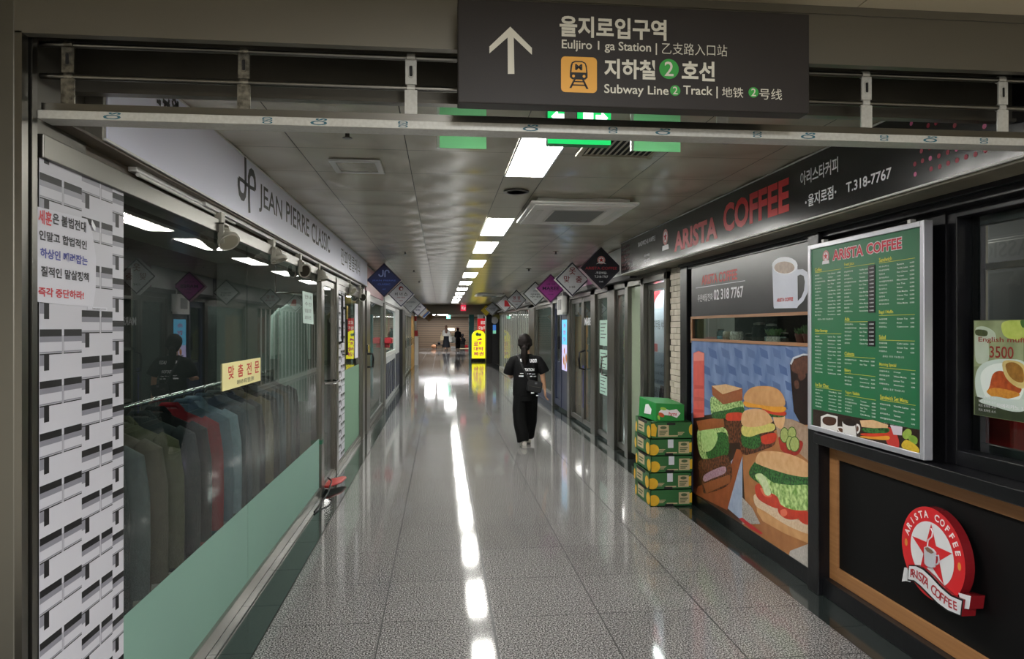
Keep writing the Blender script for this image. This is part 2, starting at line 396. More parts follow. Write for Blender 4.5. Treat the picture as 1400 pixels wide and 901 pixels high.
m = MB(); m.box(-6, 56, 0, 7, 56.2, 2.6); struct('wall_end', m, stripes())
m = MB(); m.box(-6.2, 31.2, 0, -6, 57, 2.6); m.box(7, 31.2, 0, 7.2, 57, 2.6); struct('wall_hall_sides', m, GREYIN)
# shop backs
m = MB(); m.box(-3.6, 2.2, 0, -3.4, 31.2, 2.62); struct('wall_left', m, DARKIN)
m = MB(); m.box(4.8, 2.1, 0, 5.0, 29, 2.62); struct('wall_right', m, mat('shop_mid_wall', '#5a5f60', .7))
m = MB()
for y in (2.5, 11.15, 16.2, 22.6, 29): m.box(-3.4, y, 0, -1.4, y+.08, 2.62, 0)
m.box(-3.4, 29.0, 0, -1.32, 31.2, 2.62)
struct('wall_left_partitions', m, mat('partition', '#77807c', .7))
m = MB()
for y in (2.2, 7.03, 10.45, 14.6, 18.5): m.box(2.42, y, 0, 4.8, y+.06, 2.62)
m.box(2.33, 27.8, 0, 4.8, 28.0, 2.62)
struct('wall_right_partitions', m, MATS['partition'])
# ================================================================ SHUTTER, SIGNS AND FITTINGS OVERHEAD
sh = thing('rolling_shutter', 'raised steel rolling grille shutter with white-edged bottom bar across the opening', 'shutter', (.8, 2.2, 2.2))
for z in (2.453, 2.359): build('rail', MB().cyl((-1.17, 2.2, z), (3.0, 2.2, z), .009, n=12), STEEL, sh, smooth=True)
FILM = mat('chipped_white', '#c9c9c2', .4, .1, noise=(90, '#a9a79f', .9)); TEAL = mat('teal_ink', '#2c5f6e', .6)
m = MB(); m.box(-1.16, 2.165, 2.225, 3.0, 2.24, 2.25)
bar = build('bottom_bar', m, FILM, sh, bevel=.002)
build('bar_lip', MB().box(-1.16, 2.185, 2.25, 3.0, 2.2, 2.276), STEEL, bar)
m = MB(); f = FW(2.165); fb = FR((0, 2.165, 2.225), (1, 0, 0), (0, -1, 0))
for i, x in enumerate((-.93, -.5, -.34, -.1, .3, .55, .72, 1.02, 1.2, 1.45, 1.62, 1.8)):
    mm = MB(); mm.text(FR((x, 2.165, 2.2235), (0, 0, 1), (-1, 0, 0)), 'OSD' if i % 2 else 'Os', .004, 0, .024, .03 if i % 2 else .05, .0006, 0, .02)
    m.add(mm.v, mm.f)
    mm = MB(); mm.text(FR((x+.02, 2.18, 2.2245), (1, 0, 0), (.5, 1, 0)), 'OSD', 0, 0, .05, .04, .0006); m.add(mm.v, mm.f)
build('film_print', m, TEAL, bar)
for x in (-1.089, -.589, -.092, .405, .9, 1.39, 1.874, 2.37):
    m = MB(); m.box(x-.017, 2.188, 2.368, x+.017, 2.194, 2.444); m.tube(ell(0, 0, .001, n=3) and [(x+.007*math.cos(t), 2.187, 2.408+(.012 if math.sin(t) > 0 else -.012)+.007*math.sin(t)) for t in [k*math.pi/8 for k in range(17)]], .0022, 6)
    for z in (2.453, 2.359): m.cyl((x-.012, 2.2, z), (x+.012, 2.2, z), .0125, n=12)
    m.box(x-.019, 2.188, 2.25, x+.019, 2.194, 2.35)
    b = build('bracket', m, FILM if x > -.3 else mat('worn_steel', '#8d897d', .4, .8, noise=(60, '#59564e', .3)), sh)
    build('slot', MB().prism(FW(2.188), rrect(x-.006, 2.392, x+.006, 2.424, .0055), .0002, .0008), BLACKM, b)
# hanging direction sign
ds = thing('direction_sign', 'dark brown hanging subway direction sign with white arrow and train pictogram', 'sign', (.57, 2.03, 2.257))
f = FW(2.0); SB = mat('sign_brown', '#2e2a28', .5, 0, .3, noise=(300, '#2a2624', .5)); SW = mat('sign_white', '#d3cfc0', .5); SG = mat('sign_green', '#2f9a3c', .5); SY = mat('sign_yellow', '#e2a33a', .5)
build('panel', MB().box(.047, 2.0, 2.257, 1.09, 2.06, 2.552), SB, ds, bevel=.003)
build('hanger', MB().box(.2, 2.055, 2.4, .24, 2.1, 2.5).box(.9, 2.055, 2.4, .94, 2.1, 2.5), STEELD, ds)
m = MB()
z5 = lambda *p: [(620+x/5.6, y/5.6) for x, y in p]
m.pp(f, z5((435, 205), (600, 368), (600, 420), (461, 288), (466, 567), (416, 567), (414, 288), (275, 410), (275, 357)), .001)
build('arrow', m, SW, ds)
m = MB()
m.tp(f, '을지로입구역', 765, 21, 50, 911, 0, .03); m.tp(f, 'Euljiro 1 ga Station |', 768, 54, 70, 898, 0, .012); m.tp(f, '乙支路入口站', 905, 58, 74, 994, 0, -.004)
m.tp(f, '지하철', 826, 80, 107, 896, 0, .03); m.tp(f, '호선', 932, 83, 110, 977, 0, .03)
m.tp(f, 'Subway Line', 826, 115, 131, 914, 0, .012); m.tp(f, 'Track |', 934, 117, 133, 981, 0, .012); m.tp(f, '地铁', 987, 119, 133, 1016, 0, 0); m.tp(f, '号线', 1038, 121, 136, 1069, 0, 0)
build('lettering', m, SW, ds)
for cx, cy, r in ((914.5, 94.5, 13.6), (923, 124, 7.2), (1030, 126.5, 7.2)):
    u, v = f.at(cx, cy); R = r*.00214
    d = build('line_number_disc', MB().poly(f, ell(u, v, R), .001), SG, ds)
    build('numeral', MB().tc(f, '2', u, v, R*1.45, .002, 0, .01), SW, d)
(u0, v1), (u1, v0) = f.at(767, 77), f.at(816, 127.5)
pg = build('train_pictogram', MB().poly(f, rrect(u0, v0, u1, v1, .012), .001), SY, ds)
m = MB(); k = u1-u0; q = lambda x, y: (u0+k*(x-822)/280, v1-(v1-v0)*(y-428)/288)
b5 = lambda *p: m.poly(f, [q(*a) for a in p][::-1], .002)
b5((905, 475), (930, 462), (985, 462), (1012, 475), (1022, 500), (1028, 560), (1028, 595), (1010, 612), (908, 612), (890, 595), (890, 560), (896, 500))
b5((935, 612), (920, 612), (886, 683), (902, 683)); b5((985, 612), (1000, 612), (1036, 686), (1018, 686)); b5((925, 625), (995, 625), (998, 634), (922, 634)); b5((905, 652), (1015, 652), (1019, 662), (901, 662))
build('train', m, INK, pg)
m = MB(); b6 = lambda *p: m.poly(f, [q(*a) for a in p][::-1], .003)
b6((912, 485), (932, 473), (985, 473), (1006, 485), (1014, 520), (1016, 556), (902, 556), (906, 520))
for cx in (918, 1000): m.poly(f, ell(*q(cx, 586), k*.04), .003)
build('train_window', m, SY, pg)
build('letter', MB().text(f, 'M', *q(930, 538), *q(986, 490), .004, 0, .04), INK, pg)
# green exit light and translucent panels behind the shutter bar
ex = thing('exit_light', 'lit green exit sign with white arrows hanging behind the shutter bar', 'exit sign', (.594, 3.03, 2.41))
EXG = mat('exit_green', '#20c060', .4, emit=1.1); EXW = mat('exit_white', '#f4fff6', .4, emit=1.1)
build('housing', MB().box(.456, 3.005, 2.412, .732, 3.06, 2.56), mat('exit_housing', '#2b8d55', .4), ex, bevel=.003)
f = FW(3.0)
build('lit_face', MB().fbox(f, .456, 2.412, .732, 2.56, -.004, 0), EXG, ex)
build('hanger', MB().cyl((.53, 3.03, 2.56), (.53, 3.03, 2.62), .006).cyl((.66, 3.03, 2.56), (.66, 3.03, 2.62), .006), STEELD, ex)
m = MB(); m.poly(f, [(.47, 2.527), (.5, 2.557), (.5, 2.54), (.53, 2.54), (.53, 2.515), (.5, 2.515), (.5, 2.498)][::-1], .001)
m.poly(f, [(.72, 2.527), (.69, 2.557), (.69, 2.54), (.665, 2.54), (.665, 2.515), (.69, 2.515), (.69, 2.498)], .001)
m.poly(f, rrect(.61, 2.49, .655, 2.555, .01), .001); build('arrows', m, EXW, ex)
build('dark_divider', MB().fbox(f, .535, 2.475, .582, 2.56, 0, .012), BLACK, ex)
ACR = sheet_mat('green_acrylic', '#bdf2cc', .25)
for a, b, z, lb in ((-.018, .192, 2.38, 'pale green translucent panel hanging left of the green exit light'), (.819, 1.042, 2.388, 'pale green translucent panel hanging right of the green exit light')):
    t = thing('acrylic_panel', lb, 'panel', ((a+b)/2, 3.0, z), 'green panels beside the exit light')
    build('sheet', MB().fbox(FW(3.0), a, z, b, 2.56, 0, .0015), ACR, t)
    build('edge_strip', MB().box(a, 2.99, z, a+.012, 3.006, 2.56), mat('clear_edge', '#e6f4ea', .2), t)
    build('hanger', MB().cyl((a+.06, 3, 2.555), (a+.06, 3, 2.62), .004).cyl((b-.06, 3, 2.555), (b-.06, 3, 2.62), .004), STEELD, t)
# ceiling lights
PAN = mat('lit_panel', '#fffdf6', .5, emit=LAMP)
ordn = ['nearest', 'second', 'third', 'fourth', 'fifth', 'sixth', 'seventh', 'eighth', 'ninth', 'tenth', 'farthest']
for i, y in enumerate(LIGHTS):
    t = thing('ceiling_light', f'lit white ceiling panel, {ordn[i]} of the row of eleven from the shutter' if 0 < i < 10 else f'lit white ceiling panel, {ordn[i]} one in the row', 'ceiling light', (.547, y+.6, 2.62), 'lit panels along the corridor ceiling')
    build('diffuser', MB().box(.423, y+.01, 2.621, .67, y+1.19, 2.63), PAN, t)
    build('rim', MB().frame(FR((0, 0, 2.617), (1, 0, 0), (0, -1, 0)), .414, -y-1.2, .679, -y, .01, -.003, .002), WHITE, t)
# air conditioners, grille, speaker, sprinklers, small recessed light
GRL = mat('grille_grey', '#8b8d8c', .5)
def cassette(x0, y0, lab, z=2.565):
    t = thing('ceiling_air_conditioner', lab, 'air conditioner', (x0+.42, y0+.5, z), 'ceiling cassettes'); x1, y1 = x0+.84, y0+1.06
    m = MB(); fr = FR((0, 0, z), (1, 0, 0), (0, -1, 0))
    m.prism(fr, [(x0, -y0), (x0, -y1), (x1, -y1), (x1, -y0)], -.02, 0); m.prism(fr, [(x0+.03, -y0-.03), (x0+.03, -y1+.03), (x1-.03, -y1+.03), (x1-.03, -y0-.03)], 0, .012)
    m.box(x0+.06, y0+.06, z+.018, x1-.06, y1-.06, 2.62)
    build('fascia', m, mat('cassette_white', '#efefec', .4), t, bevel=.006)
    m = MB(); m.prism(fr, rrect(x0+.2, -y1+.22, x1-.2, -y0-.22, .02), .012, .015)
    g = build('intake_grille', m, mat('cassette_grille', '#cfcfcc', .5), t)
    m = MB()
    for k in range(24): yy = y0+.25+k*(y1-y0-.5)/23; m.box(x0+.22, yy-.004, z-.018, x1-.22, yy+.004, z-.014)
    build('slats', m, GRL, g)
    for a, b, c, d in ((x0+.2, y0+.09, x1-.2, y0+.14), (x0+.2, y1-.14, x1-.2, y1-.09), (x0+.08, y0+.25, x0+.13, y1-.25), (x1-.13, y0+.25, x1-.08, y1-.25)):
        build('louvre', MB().box(a, b, z-.0155, c, d, z-.0115), mat('louvre_white', '#e4e4e0', .35), t)
    return t
cassette(.68, 5.3, 'white square ceiling air conditioner near the black cafe sign')
cassette(1.0, 20.3, 'white square ceiling air conditioner far down the corridor')
t = thing('ceiling_vent', 'slatted ceiling vent right of the green exit light', 'vent', (.99, 3.76, 2.61))
build('frame', MB().frame(FR((0, 0, 2.598), (1, 0, 0), (0, -1, 0)), .76, -3.96, 1.2, -3.56, .03, -.004, .008), mat('vent_frame', '#a29c8a', .5), t)
m = MB()
for k in range(12): xx = .8+k*.033; m.add([(xx, 3.58, 2.594), (xx+.02, 3.58, 2.601), (xx+.02, 3.94, 2.601), (xx, 3.94, 2.594)], [(0, 1, 2, 3)])
build('slats', m, mat('vent_slat', '#b5b0a0', .5), t); build('backing', MB().box(.78, 3.58, 2.6015, 1.18, 3.94, 2.604), BLACKM, t)
t = thing('ceiling_speaker', 'round dark ceiling grille between the first two light panels', 'speaker', (.548, 5.13, 2.61))
build('ring', MB().lathe([(.095, 0), (.095, .008), (.085, .012), (.07, .012), (.07, 0)], (.548, 5.13, 2.608), 28), STEELD, t, smooth=True)
build('grille', MB().lathe([(.07, .006), (.03, .009), (.0, .01)], (.548, 5.13, 2.606), 24), mat('speaker_grille', '#4a473f', .6), t, smooth=True)
t = thing('recessed_ceiling_light', 'small unlit rectangular ceiling lamp in a white frame above left shop sign', 'ceiling light', (-.5, 4.36, 2.61))
build('frame', MB().frame(FR((0, 0, 2.6), (1, 0, 0), (0, -1, 0)), -.655, -4.53, -.355, -4.2, .035, -.004, .008), WHITE, t)
build('lens', MB().box(-.63, 4.23, 2.597, -.38, 4.5, 2.602), mat('lamp_lens', '#a39d8d', .2, 0, .6, bump=(30, .3)), t)
spr = None
for i, (x, y, lb) in enumerate(((-.467, 3.6, 'brass ceiling sprinkler above the left shop sign, nearest the shutter'), (1.461, 3.5, 'ceiling sprinkler beside the black cafe sign, nearest the shutter'), (-.463, 9.27, 'second ceiling sprinkler along the left side of the corridor'),
        (-.462, 12.2, 'third ceiling sprinkler along the left side of the corridor'), (-.462, 15.1, 'fourth ceiling sprinkler along the left side of the corridor'), (1.485, 9.07, 'ceiling sprinkler left of the white diamond sign with red letters'), (1.47, 11.8, 'ceiling sprinkler left of the magenta diamond sign'))):
    t = thing('sprinkler', lb, 'sprinkler', (x, y, 2.57), 'ceiling sprinklers')
    build('escutcheon', MB().lathe([(.042, .04), (.04, .034), (.02, .03), (.014, .03)], (x, y, 2.574), 18), mat('brass_dark', '#6b573a', .4, .8), t, smooth=True)
    build('head', MB().cyl((x, y, 2.61), (x, y, 2.575), .011).lathe([(.024, 0), (.024, .003), (.004, .006)], (x, y, 2.568), 14), STEELD, t)
# ================================================================ LEFT SIDE: TAILOR SHOP
g = LW(LXW)
SILL = mat('sill_steel', '#a3a19a', .28, 1., bump=(5, .08))
m = MB(); m.box(-1.3, 2.18, 0, -1.15, 6.92, .07, 0); m.box(-1.21, 2.18, .07, -1.145, 6.92, .085)
struct('trim_sill_left', m, SILL, bevel=.003)
m = MB(); m.box(-1.26, 2.18, 2.115, -1.15, 10.95, 2.185); struct('trim_rail_left', m, STEEL, bevel=.003)
m = MB(); m.box(-1.5, 2.3, 2.185, -1.2, 10.95, 2.26); m.box(-1.22, 2.3, 2.24, -1.13, 10.95, 2.25); struct('trim_track_board_left', m, mat('old_board', '#6f6556', .6, noise=(4, '#4c4439', .6)))
m = MB(); m.box(-1.5, 2.3, 2.185, -1.42, 10.95, 2.62); struct('trim_upper_left', m, DARKIN)
for k, (a, b) in enumerate(((2.2, 4.408), (4.414, 6.92))):
    o = struct(f'window_{k+1}', MB().box(LXW-.01, a, .08, LXW, b, 2.118), GLASS)
FROST = mat('frosted_film', '#7fa394', .65, 0, .15, noise=(1.2, '#7c9a90', .8))
for k, (a, b) in enumerate(((2.73, 4.408), (4.414, 6.92))):
    tag(build('frosted_film', MB().box(LXW+.0005, a, .085, LXW+.0015, b, .555), FROST), ('pale green frosted band along the foot of the nearer tailor window pane', 'pale green frosted band along the foot of the farther tailor window pane')[k], 'window film', 'frosted bands on the tailor window')
FW_, FG, FK = mat('film_white', '#c6c6ce', .45, 0, .3), mat('film_grey', '#85858f', .4), mat('film_black', '#101013', .5, 0, .3)
def film(name, label, ucols, zlo, zhi, per, mir=False):
    m = MB(); m.fbox(g, ucols[0], zlo, ucols[-1], zhi, .0002, .0014, 0)
    for c in range(len(ucols)-1):
        a, b = ucols[c], ucols[c+1]; W = .252 if not mir else b-a
        z = zlo - per + (.0 if c % 2 == 0 else .062); 
        if c == 2: z = zlo-per+.03
        def R(u0, v0, u1, v1, mi):
            u0, u1 = max(a, a+u0*W), min(b, a+u1*W); v0, v1 = max(zlo, z+v0*per), min(zhi, z+v1*per)
            if u1 > u0 and v1 > v0: m.poly(g, [(u0, v0), (u1, v0), (u1, v1), (u0, v1)], .0018, mi)
        while z < zhi:
            for p, q in ((0, .48), (.53, 1.0)):
                R(p, .86, q, 1.0, 2); R(p, .75, q, .86, 1); R(p, .54, q, .565, 1); R(p, .505, q, .53, 2)
            R(.485, .5, .497, .88, 1); R(.515, .5, .53, .88, 1); R(0, .3, .09, .505, 1); R(.09, .2, .2, .505, 2)
            z += per
    return tag(build(name, m, [FW_, FG, FK]), label, 'window film')
film('patterned_window_film', 'white window film printed with black and grey steps behind the paper notice', (2.183, 2.425, 2.641, 2.73), .085, 2.115, .153)
# notices on the glass
PAPER = mat('paper', '#d3d3dc', .6)
t = thing('paper_notice', 'white paper notice with black, blue and red lines on patterned window film', 'notice', (LXW, 2.35, 1.69))
pts = []
for p in ((44, 281), (118, 299.5), (125, 318), (130, 352), (129.5, 395), (126, 419), (90, 417), (44, 412)): pts.append(g.at(*p))
build('sheet', MB().prism(g, pts, .002, .003), PAPER, t)
BLUEP = mat('blue_print', '#4a4f9c', .6); INKG = mat('notice_ink', '#2b2b30', .6)
m = MB()
m.tp(g, '세훈', 50.5, 285, 305, 69, 1, .03, .004); m.tp(g, '은 불법전대', 70, 290.5, 306, 116, 0, .03, .004)
m.tp(g, '인말고 합법적인', 51.5, 313.5, 327.5, 117, 0, .03, .004); m.tp(g, '하상인 때려잡는', 53, 338, 352, 118, 2, .03, .004)
m.tp(g, '질적인 말살정책', 54, 363, 377.5, 120, 0, .03, .004); m.tp(g, '즉각 중단하라!', 50.5, 392, 405, 113, 1, .03, .004)
build('lettering', m, [INKG, RED, BLUEP], t)
build('tape', MB().poly(g, [g.at(124, 300), g.at(129, 310), g.at(128, 318), g.at(123, 306)][::-1], .0045), mat('tape', '#b9b9bd', .15), t)
t = thing('name_sticker', 'small white sticker with fine print under the paper notice', 'sticker', (LXW, 2.56, 1.69))
u0, v1 = g.at(118, 419); u1, v0 = g.at(145, 425)
build('sheet', MB().fbox(g, u0, v0, u1, v1, .0034, .004), PAPER, t); build('lettering', MB().text(g, 'JEAN PIERRE CLASSIC', u0+.03, v0+.008, u1-.01, v1-.008, .005, 0, .01), INK, t)
t = thing('tailoring_sign', 'yellow sign with red Korean letters stuck on the tailor window', 'sign', (LXW, 4.3, 1.28))
u0, v1 = g.at(303, 497); u1, v0 = g.at(355, 522)
v0 = 1.279; v1 = 1.427
build('plate', MB().fbox(g, u0, v0, u1, v1, .0005, .006), mat('cream_yellow', '#e8dfa0', .5), t, bevel=.001)
m = MB()
for i, ch in enumerate('맞춤전문'): q = u0+(u1-u0)*(.19+.23*i); m.text(g, ch, q-.055, v0+.056, q+.055, v1-.018, .007, 0, .02)
build('red_lettering', m, mat('red_ink', '#c23a2a', .6), t)
build('small_lettering', MB().text(g, '와이셔츠 바지, 정장, 콤비', u0+.26, v0+.012, u1-.17, v0+.042, .007, 0, .01), INK, t)
t = thing('paper_slip', 'pale green paper slip taped beside the tailor shop door post', 'notice', (LXW, 6.37, 1.65))
build('sheet', MB().prism(g, [(6.1, 1.93), (6.13, 1.66), (6.62, 1.65), (6.58, 1.93)][::1], .001, .002), mat('slip_green', '#b9cfc7', .6), t)
m = MB()
for i, s in enumerate(('안내', '수선', '맞춤정장', '와이셔츠')): m.text(g, s, 6.2, 1.87-.06*i, 6.5, 1.905-.06*i, .003)
build('lettering', m, INKG, t)
# shop sign board
t = thing('shop_sign', 'long white shop sign with black monogram and lettering above tailor window', 'sign', (-1.2, 6.7, 2.25))
SGN = mat('sign_face_white', '#e2e4f6', .35, 0, .5)
build('cabinet', MB().box(-1.12, 2.51, 2.252, -1.40, 10.95, 2.6), SGN, t, bevel=.003)
build('end_cap', MB().box(-1.126, 2.49, 2.246, -1.4, 2.515, 2.606), mat('end_cap', '#7e7a70', .4, .6), t, bevel=.003)
m = MB()
for z in (2.248, 2.598): m.box(-1.117, 2.49, z, -1.125, 10.95, z+.008)
build('edging', m, WHITE, t)
s = LW(-1.12); m = MB()
def stroke(m, fr, pts, wd, d=.001, mi=0):
    q = [fr.at(*p) for p in pts]; L = []; R = []
    for i, p in enumerate(q):
        a = Vector(q[max(0, i-1)]); b = Vector(q[min(len(q)-1, i+1)]); t_ = (b-a).normalized(); n_ = Vector((-t_.y, t_.x))*wd/2
        L.append(tuple(Vector(p)+n_)); R.append(tuple(Vector(p)-n_))
    for i in range(len(q)-1): m.poly(fr, [R[i], R[i+1], L[i+1], L[i]], d, mi)
zz = lambda *p: [(300+x/4.5045, 180+y/4.5045) for x, y in p]
def zstroke(pts, wd): stroke(m, s, zz(*pts), wd)
zstroke(((158, 142), (160, 250), (160, 350), (157, 385), (148, 405), (135, 398), (124, 375), (118, 330), (118, 285)), .045)
zstroke(((118, 285), (140, 300), (160, 318), (185, 340), (218, 358)), .022)
zstroke(((184, 500), (181, 420), (181, 330), (180, 285), (186, 255), (196, 248), (208, 260), (216, 290), (219, 330), (218, 358)), .045)
m.tp(s, 'JEAN', 354, 249, 289, 385.5, 0, .01); m.tp(s, 'PIERRE', 391, 275, 303, 422.5, 0, .01); m.tp(s, 'CLASSIC', 426, 303, 330, 451, 0, .01)
m.tp(s, '잔피엘클래식', 466, 337, 361, 492, 0, .0)
build('lettering', m, mat('sign_ink', '#26262b', .5), t)
m = MB(); z2 = lambda *p: [(200+x/23.33, 130+y/23.33) for x, y in p]
for pts in (((360, 150), (360, 265)), ((425, 150), (430, 345)), ((520, 165), (750, 370)), ((590, 240), (590, 470)), ((680, 330), (680, 470)), ((690, 170), (735, 240)), ((940, 330), (1000, 340)), ((1000, 200), (1000, 520)), ((830, 180), (835, 260), (870, 370), (905, 395), (935, 330), (935, 250), (900, 150), (860, 100), (830, 180)), ((850, 430), (880, 470))):
    stroke(m, s, z2(*pts), .02)
build('small_lettering', m, MATS['sign_ink'], t)
t = thing('tube_lamp', 'slim unlit white tube lamp fixed under the white shop sign', 'lamp', (-1.19, 3.5, 2.235))
build('batten', MB().box(-1.165, 2.85, 2.222, -1.2, 4.2, 2.248), WHITE, t, bevel=.003); build('tube', MB().cyl((-1.175, 2.88, 2.216), (-1.175, 4.17, 2.216), .008), mat('tube_white', '#e4e4e0', .3), t, smooth=True)
build('track', MB().box(-1.15, 3.6, 2.22, -1.19, 10.4, 2.245), WHITE, thing('lamp_track', 'white track carrying the spotlights above the tailor window', 'lamp track', (-1.17, 7, 2.22)))
CREAM = mat('cream_plastic', '#b5b2a6', .4)
labs = ['cream track spotlight nearest the shutter, above the tailor window', 'second cream spotlight along the tailor window track', 'cream spotlight turned sideways showing its dark lens, third along the track', 'cream spotlight facing down beside the tailor door post', 'cream spotlight above the green frosted pane', 'spotlight with dark rim at the far end of the tailor sign']
for i, ((y, z), dr) in enumerate(zip(((3.85, 2.07), (5.0, 2.08), (5.93, 2.085), (6.83, 2.07), (9.1, 2.08), (10.22, 2.05)), ((.55, -.45, -.7), (.35, -.1, -.93), (.8, -.75, -.3), (.2, -.1, -1), (.6, -.4, -.6), (.4, -.9, -.2)))):
    d = Vector(dr).normalized(); c = Vector((-1.11, y, z))
    t = thing('spotlight', labs[i], 'spotlight', (-1.15, y, z), 'spotlights over the tailor window')
    build('adapter', MB().box(-1.14, y-.03, 2.16, -1.18, y+.03, 2.225), CREAM, t, bevel=.004)
    m = MB()
    for sg in (-1, 1): m.box(-1.155, y+sg*.042-.003, z-.01, -1.125, y+sg*.042+.003, 2.165)
    m.box(-1.155, y-.045, 2.16, -1.125, y+.045, 2.168); m.cyl((-1.14, y-.05, z+.015), (-1.14, y+.05, z+.015), .008); build('yoke', m, CREAM, t)
    b = c - d*.075
    hd = build('lamp_head', MB().tube([b-d*.02, b, b+d*.035, c-d*.03, c-d*.022, c, c], [.022, .03, .034, .04, .056, .058, .05], 20), CREAM, t, smooth=True)
    build('lens', MB().tube([c-d*.001, c+d*.0015], [.05, .046], 20), mat('spot_lens', '#8f8a78', .25) if i != 2 and i != 5 else mat('spot_lens_dark', '#2a2825', .2), hd)
    m = MB()
    for k in range(4): q = b+d*(.0+.009*k); m.tube([q-d*.0015, q+d*.0015], [.037, .037], 16)
    build('cooling_fins', m, CREAM, hd)
# posts and doors
m = MB(); m.box(-1.24, 6.92, 0, -1.14, 7.08, 2.185); struct('trim_post_1', m, STEEL, bevel=.004)
tag(build('green_tape', MB().box(-1.242, 6.918, .5, -1.1385, 7.0, .54), mat('green_tape', '#1f6b4c', .5)), 'dark green tape wrapped round the foot of the tailor door post', 'tape')
def leaf(name, y0, y1, mats_=None, zt=2.1, x=-1.18, fw=.06):
    d = struct(name, MB().frame(LW(x), y0, .02, y1, zt, fw, -.02, .02), STEEL, bevel=.003)
    build('pane', MB().box(x-.004, y0+fw, .02+fw, x+.004, y1-fw, zt-fw), GLASS, d); return d
d = leaf('door_1', 7.1, 7.92)
for zz_ in (1.06, 1.04): pass
build('handle', MB().tube([(-1.16, 7.2, 1.06), (-1.09, 7.25, 1.06), (-1.085, 7.45, 1.05), (-1.09, 7.75, 1.05), (-1.16, 7.8, 1.05)], .012, 8), CHROME, d, smooth=True)
m = MB(); m.box(-1.25, 7.92, 0, -1.14, 8.06, 2.185); struct('trim_post_2', m, STEEL, bevel=.004)
o = film('patterned_window_film', 'narrow strip of stepped black and white film beside the tailor door', (8.06, 8.38, 8.72), .1, 2.1, .17, True)
d = struct('door_2', MB().frame(LW(-1.18), 8.06, .02, 10.33, 2.115, .07, -.02, .02), STEEL, bevel=.003)
build('pane', MB().box(-1.184, 8.13, .09, -1.17, 10.26, 2.05), GLASS, d)
tag(build('frosted_film', MB().fbox(LW(-1.168), 8.72, .09, 10.26, 1.1, 0, .001), mat('green_film', '#6f9079', .5, 0, .25)), 'grey-green frosted film on the lower half of the tailor side door', 'window film', 'frosted bands on the tailor window')
BH = mat('black_handle', '#101012', .3)
t = thing('door_pull', 'tall black bent pull handle on the narrow patterned film', 'door handle', (-1.14, 8.35, 1.6))
build('bar', MB().tube([(-1.165, 8.2, 2.0), (-1.12, 8.2, 1.98), (-1.12, 8.2, 1.5), (-1.12, 8.22, 1.46), (-1.165, 8.22, 1.44)], .014, 8), BH, t, smooth=True)
build('lever', MB().tube([(-1.165, 8.5, 1.86), (-1.11, 8.5, 1.84), (-1.11, 8.5, 1.6), (-1.11, 8.52, 1.3), (-1.165, 8.52, 1.3)], .014, 8), BH, t, smooth=True)
build('yellow_tag', MB().box(-1.108, 8.46, 1.72, -1.1, 8.56, 1.88), mat('tag_yellow', '#a58f2a', .5), t, bevel=.01)
tag(build('paper_slip', MB().fbox(LW(-1.166), 9.75, 1.2, 10.1, 1.95, .001, .002), PAPER), 'long white paper strip on the tailor side door', 'notice')
m = MB(); m.box(-1.26, 10.33, 0, -1.12, 10.6, 2.185); m.box(-1.26, 10.9, 0, -1.12, 11.4, 2.185); struct('trim_post_3', m, STEEL, bevel=.004)
t = thing('door_lock', 'black loop door handle with steel lock plate on the grey post past the tailor shop', 'door handle', (-1.1, 10.95, 1.15))
build('loop', MB().tube([(-1.12, 10.95, 1.22), (-1.04, 10.95, 1.22), (-1.03, 10.95, 1.15), (-1.04, 10.95, 1.02), (-1.12, 10.95, 1.02)], .016, 8), BH, t, smooth=True); build('plate', MB().box(-1.125, 10.88, 1.24, -1.1, 11.05, 1.36), CHROME, t, bevel=.003)
m = MB(); m.box(-1.3, 7.08, 0, -1.15, 14.6, .05); struct('trim_sill_left_far', m, SILL)
tag(build('doorstop', MB().prism(FR((0, 0, .04), (1, 0, 0), (0, 1, 0)), [(-1.15, 7.1), (-1.1, 7.08), (-1.0, 7.3), (-.98, 7.52), (-1.03, 7.55), (-1.15, 7.4)], 0, .025), mat('red_plastic', '#a8332f', .4), bevel=.012, smooth=True), 'red plastic ramp wedge on the floor at the tailor door', 'doorstop')['kind'] = 'thing'
tag(build('cable', MB().tube([(-1.14, 7.3, .1), (-1.08, 7.15, .1), (-1.06, 6.8, .06), (-1.09, 6.45, .02), (-1.1, 6.3, .012)], .008, 8), BLACKM, smooth=True), 'short black cable lying over the red wedge', 'cable')
# clothes inside
t = thing('clothes_rail', 'steel clothes rail inside the tailor window', 'clothes rail', (-1.52, 4.3, 0))
build('bar', MB().cyl((-1.52, 2.7, 1.235), (-1.52, 6.6, 1.235), .013), CHROME, t, smooth=True)
for y, lb in ((2.72, 'nearer foot stand of the clothes rail in the tailor window'), (6.58, 'farther foot stand of the clothes rail in the tailor window')): tag(build('rail_stand', MB().cyl((-1.52, y, 0), (-1.52, y, 1.235), .014).box(-1.75, y-.02, 0, -1.3, y+.02, .03), CHROME), lb, 'rail stand', 'rail stands')
def loft(m, rings, n=22, mi=0):             # rings: (centre, rx, ry) stacked along z (or any path), closed
    b = len(m.v)
    for (c, rx, ry) in rings:
        for k in range(n):
            a = 2*math.pi*k/n; m.v.append(Vector(c)+Vector((math.cos(a)*rx, math.sin(a)*ry, 0)))
    for i in range(len(rings)-1):
        for k in range(n):
            j = (k+1) % n; m.f.append((b+i*n+k, b+i*n+j, b+(i+1)*n+j, b+(i+1)*n+k)); m.m.append(mi)
    m.f.append(tuple(b+k for k in range(n-1, -1, -1))); m.f.append(tuple(b+(len(rings)-1)*n+k for k in range(n))); m.m += [mi, mi]
    return m
def fold(m, amp=.012, f=19.):               # soft vertical folds
    for v in m.v: v.y += amp*math.sin(v.x*f+v.z*2.2)*(1 if v.z < 1 else .4)
    return m
